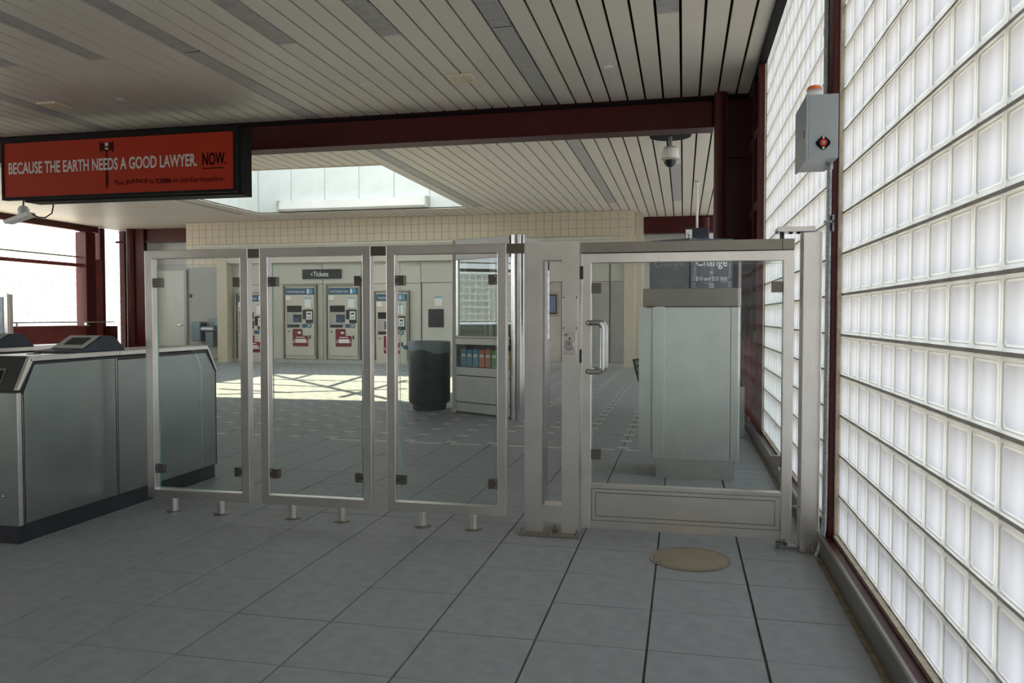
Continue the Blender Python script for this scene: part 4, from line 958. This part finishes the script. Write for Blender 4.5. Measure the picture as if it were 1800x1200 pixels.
r = thing('left_rail', (-16, 14, .9), 'red and steel railing rail along the bright left opening', 'railing')
bm = B(); box(bm, -15.925, -15.84, -2, 19.3, 1.03, 1.06); add('top_rail', bm, STEELH, r)
bm = B(); box(bm, -15.925, -15.84, -2, 18.38, .945, .965); add('lower_rail', bm, STEELH, r)
for y in (10, 12, 14, 16, 18.3): bm = B(); box(bm, -15.91, -15.85, y-.03, y+.03, .965, 1.03); add('stanchion', bm, STEELH, r)
bm = B(); box(bm, -16.1, -15.95, -2, 18.35, .0, .945); tag(add('left_parapet', bm, REDB), 'worn red steel parapet panel under the left railing', 'parapet')
bm = B(); box(bm, -15.95, -15.7, 19.04, 19.29, 0, .93); tag(add('corner_cabinet', bm, RED, None, .01), 'low dark red steel box below the narrow glass block strip', 'box')
bm = B(); box(bm, -16.2, -16.05, -2, 18.35, 2.55, 2.64); tag(add('transom_bar', bm, REDB), 'thin red bar across the bright left opening', 'rail')
bm = B(); box(bm, -16.2, -16.1, -2, 18.35, 2.80, 2.84); tag(add('upper_bar', bm, STEELH), 'thin pale bar just above the red transom at the left opening', 'rail')
lat = B(); rest = B()
def left_blocks(x, ya, yb, z0, z1):
    ny = int((yb-ya)/BP); nz_ = int((z1-z0)/BZ)
    for i in range(ny):
        for j in range(nz_):
            n0 = len(rest.verts); rest.from_mesh(blk); rest.verts.ensure_lookup_table()
            for v in rest.verts[n0:]: v.co = Vector((x-v.co.x, ya+BP*(i+.5)+v.co.y, z0+BZ*(j+.5)+v.co.z))
    for i in range(ny+1): box(lat, x-.030, x-.010, ya+BP*i-.0024, ya+BP*i+.0024, z0, z0+BZ*nz_)
    for j in range(nz_+1): box(lat, x-.030, x-.010, ya, ya+BP*ny, z0+BZ*j-.0063, z0+BZ*j+.0063)
LM = paint('backlit_mortar', (.85, .84, .80), .9, .05)  # mortar colour lightened to paint in the glare of the backlight
left_blocks(-16.12, -1.9, 18.35, 1.06, 2.56); left_blocks(-16.05, 19.24, 19.85, .0, 3.66)
wall_l = struct(add('wall_left', lat, LM)); stuff(add('glass_blocks', rest, BLK, wall_l))
bm = B(); box(bm, -16.1, -15.9, 19.85, 20.2, 0, ZC); add('end_plate', bm, RED, wall_l)
# map case at the left frame edge
r = thing('map_case', (-13.8, 13.45, 0), 'aluminium framed map display case at the left edge of the view', 'display case')
bm = B(); box(bm, -14.8, -13.66, 13.6, 13.7, .62, 1.66); add('frame', bm, STEEL, r, .006)
bm = B(); box(bm, -14.75, -13.80, 13.585, 13.6, .70, 1.60); k = add('poster', bm, MATS.setdefault('pale_blue_map', paint('pale_blue_map', (.42, .50, .66), .5, .3, 5)), r)
bm = B(); box(bm, -13.74, -13.66, 13.56, 13.6, .0, 1.68); add('leg', bm, STEEL, r, .004)
bm = B(); box(bm, -14.8, -14.72, 13.56, 13.6, .0, 1.68); add('leg', bm, STEEL, r, .004)
# hanging light fixture with cable
r = thing('cable_lamp', (-9.9, 9.9, 3.0), 'small pale fixture with a looping black cable under the ceiling at far left', 'lamp')
bm = B(); tube(bm, [(-9.55, 9.8, ZC), (-9.55, 9.8, 2.82)], .012, 8); add('rod', bm, CHAR, r)
bm = B(); lathe(bm, [(.02, 2.70), (.075, 2.72), (.08, 2.78), (.05, 2.83), (.015, 2.84)], (-9.55, 9.8, 0), 20); add('head', bm, WHITE, r, smooth=True)
bm = B(); prism(bm, [(-9.85, 2.62), (-9.82, 2.57), (-9.40, 2.68), (-9.42, 2.74)], 'Y', 9.72, 9.88); add('arm', bm, WHITE, r, .006)
bm = B(); tube(bm, [(-9.40, 9.8, 2.71), (-9.30, 9.8, 2.66), (-9.18, 9.8, 2.65), (-9.06, 9.8, 2.71), (-9.03, 9.8, 2.82), (-9.10, 9.8, 2.94), (-9.22, 9.8, 2.99), (-9.35, 9.8, 3.0)], .010, 8); add('cable', bm, BLACK, r, smooth=True)
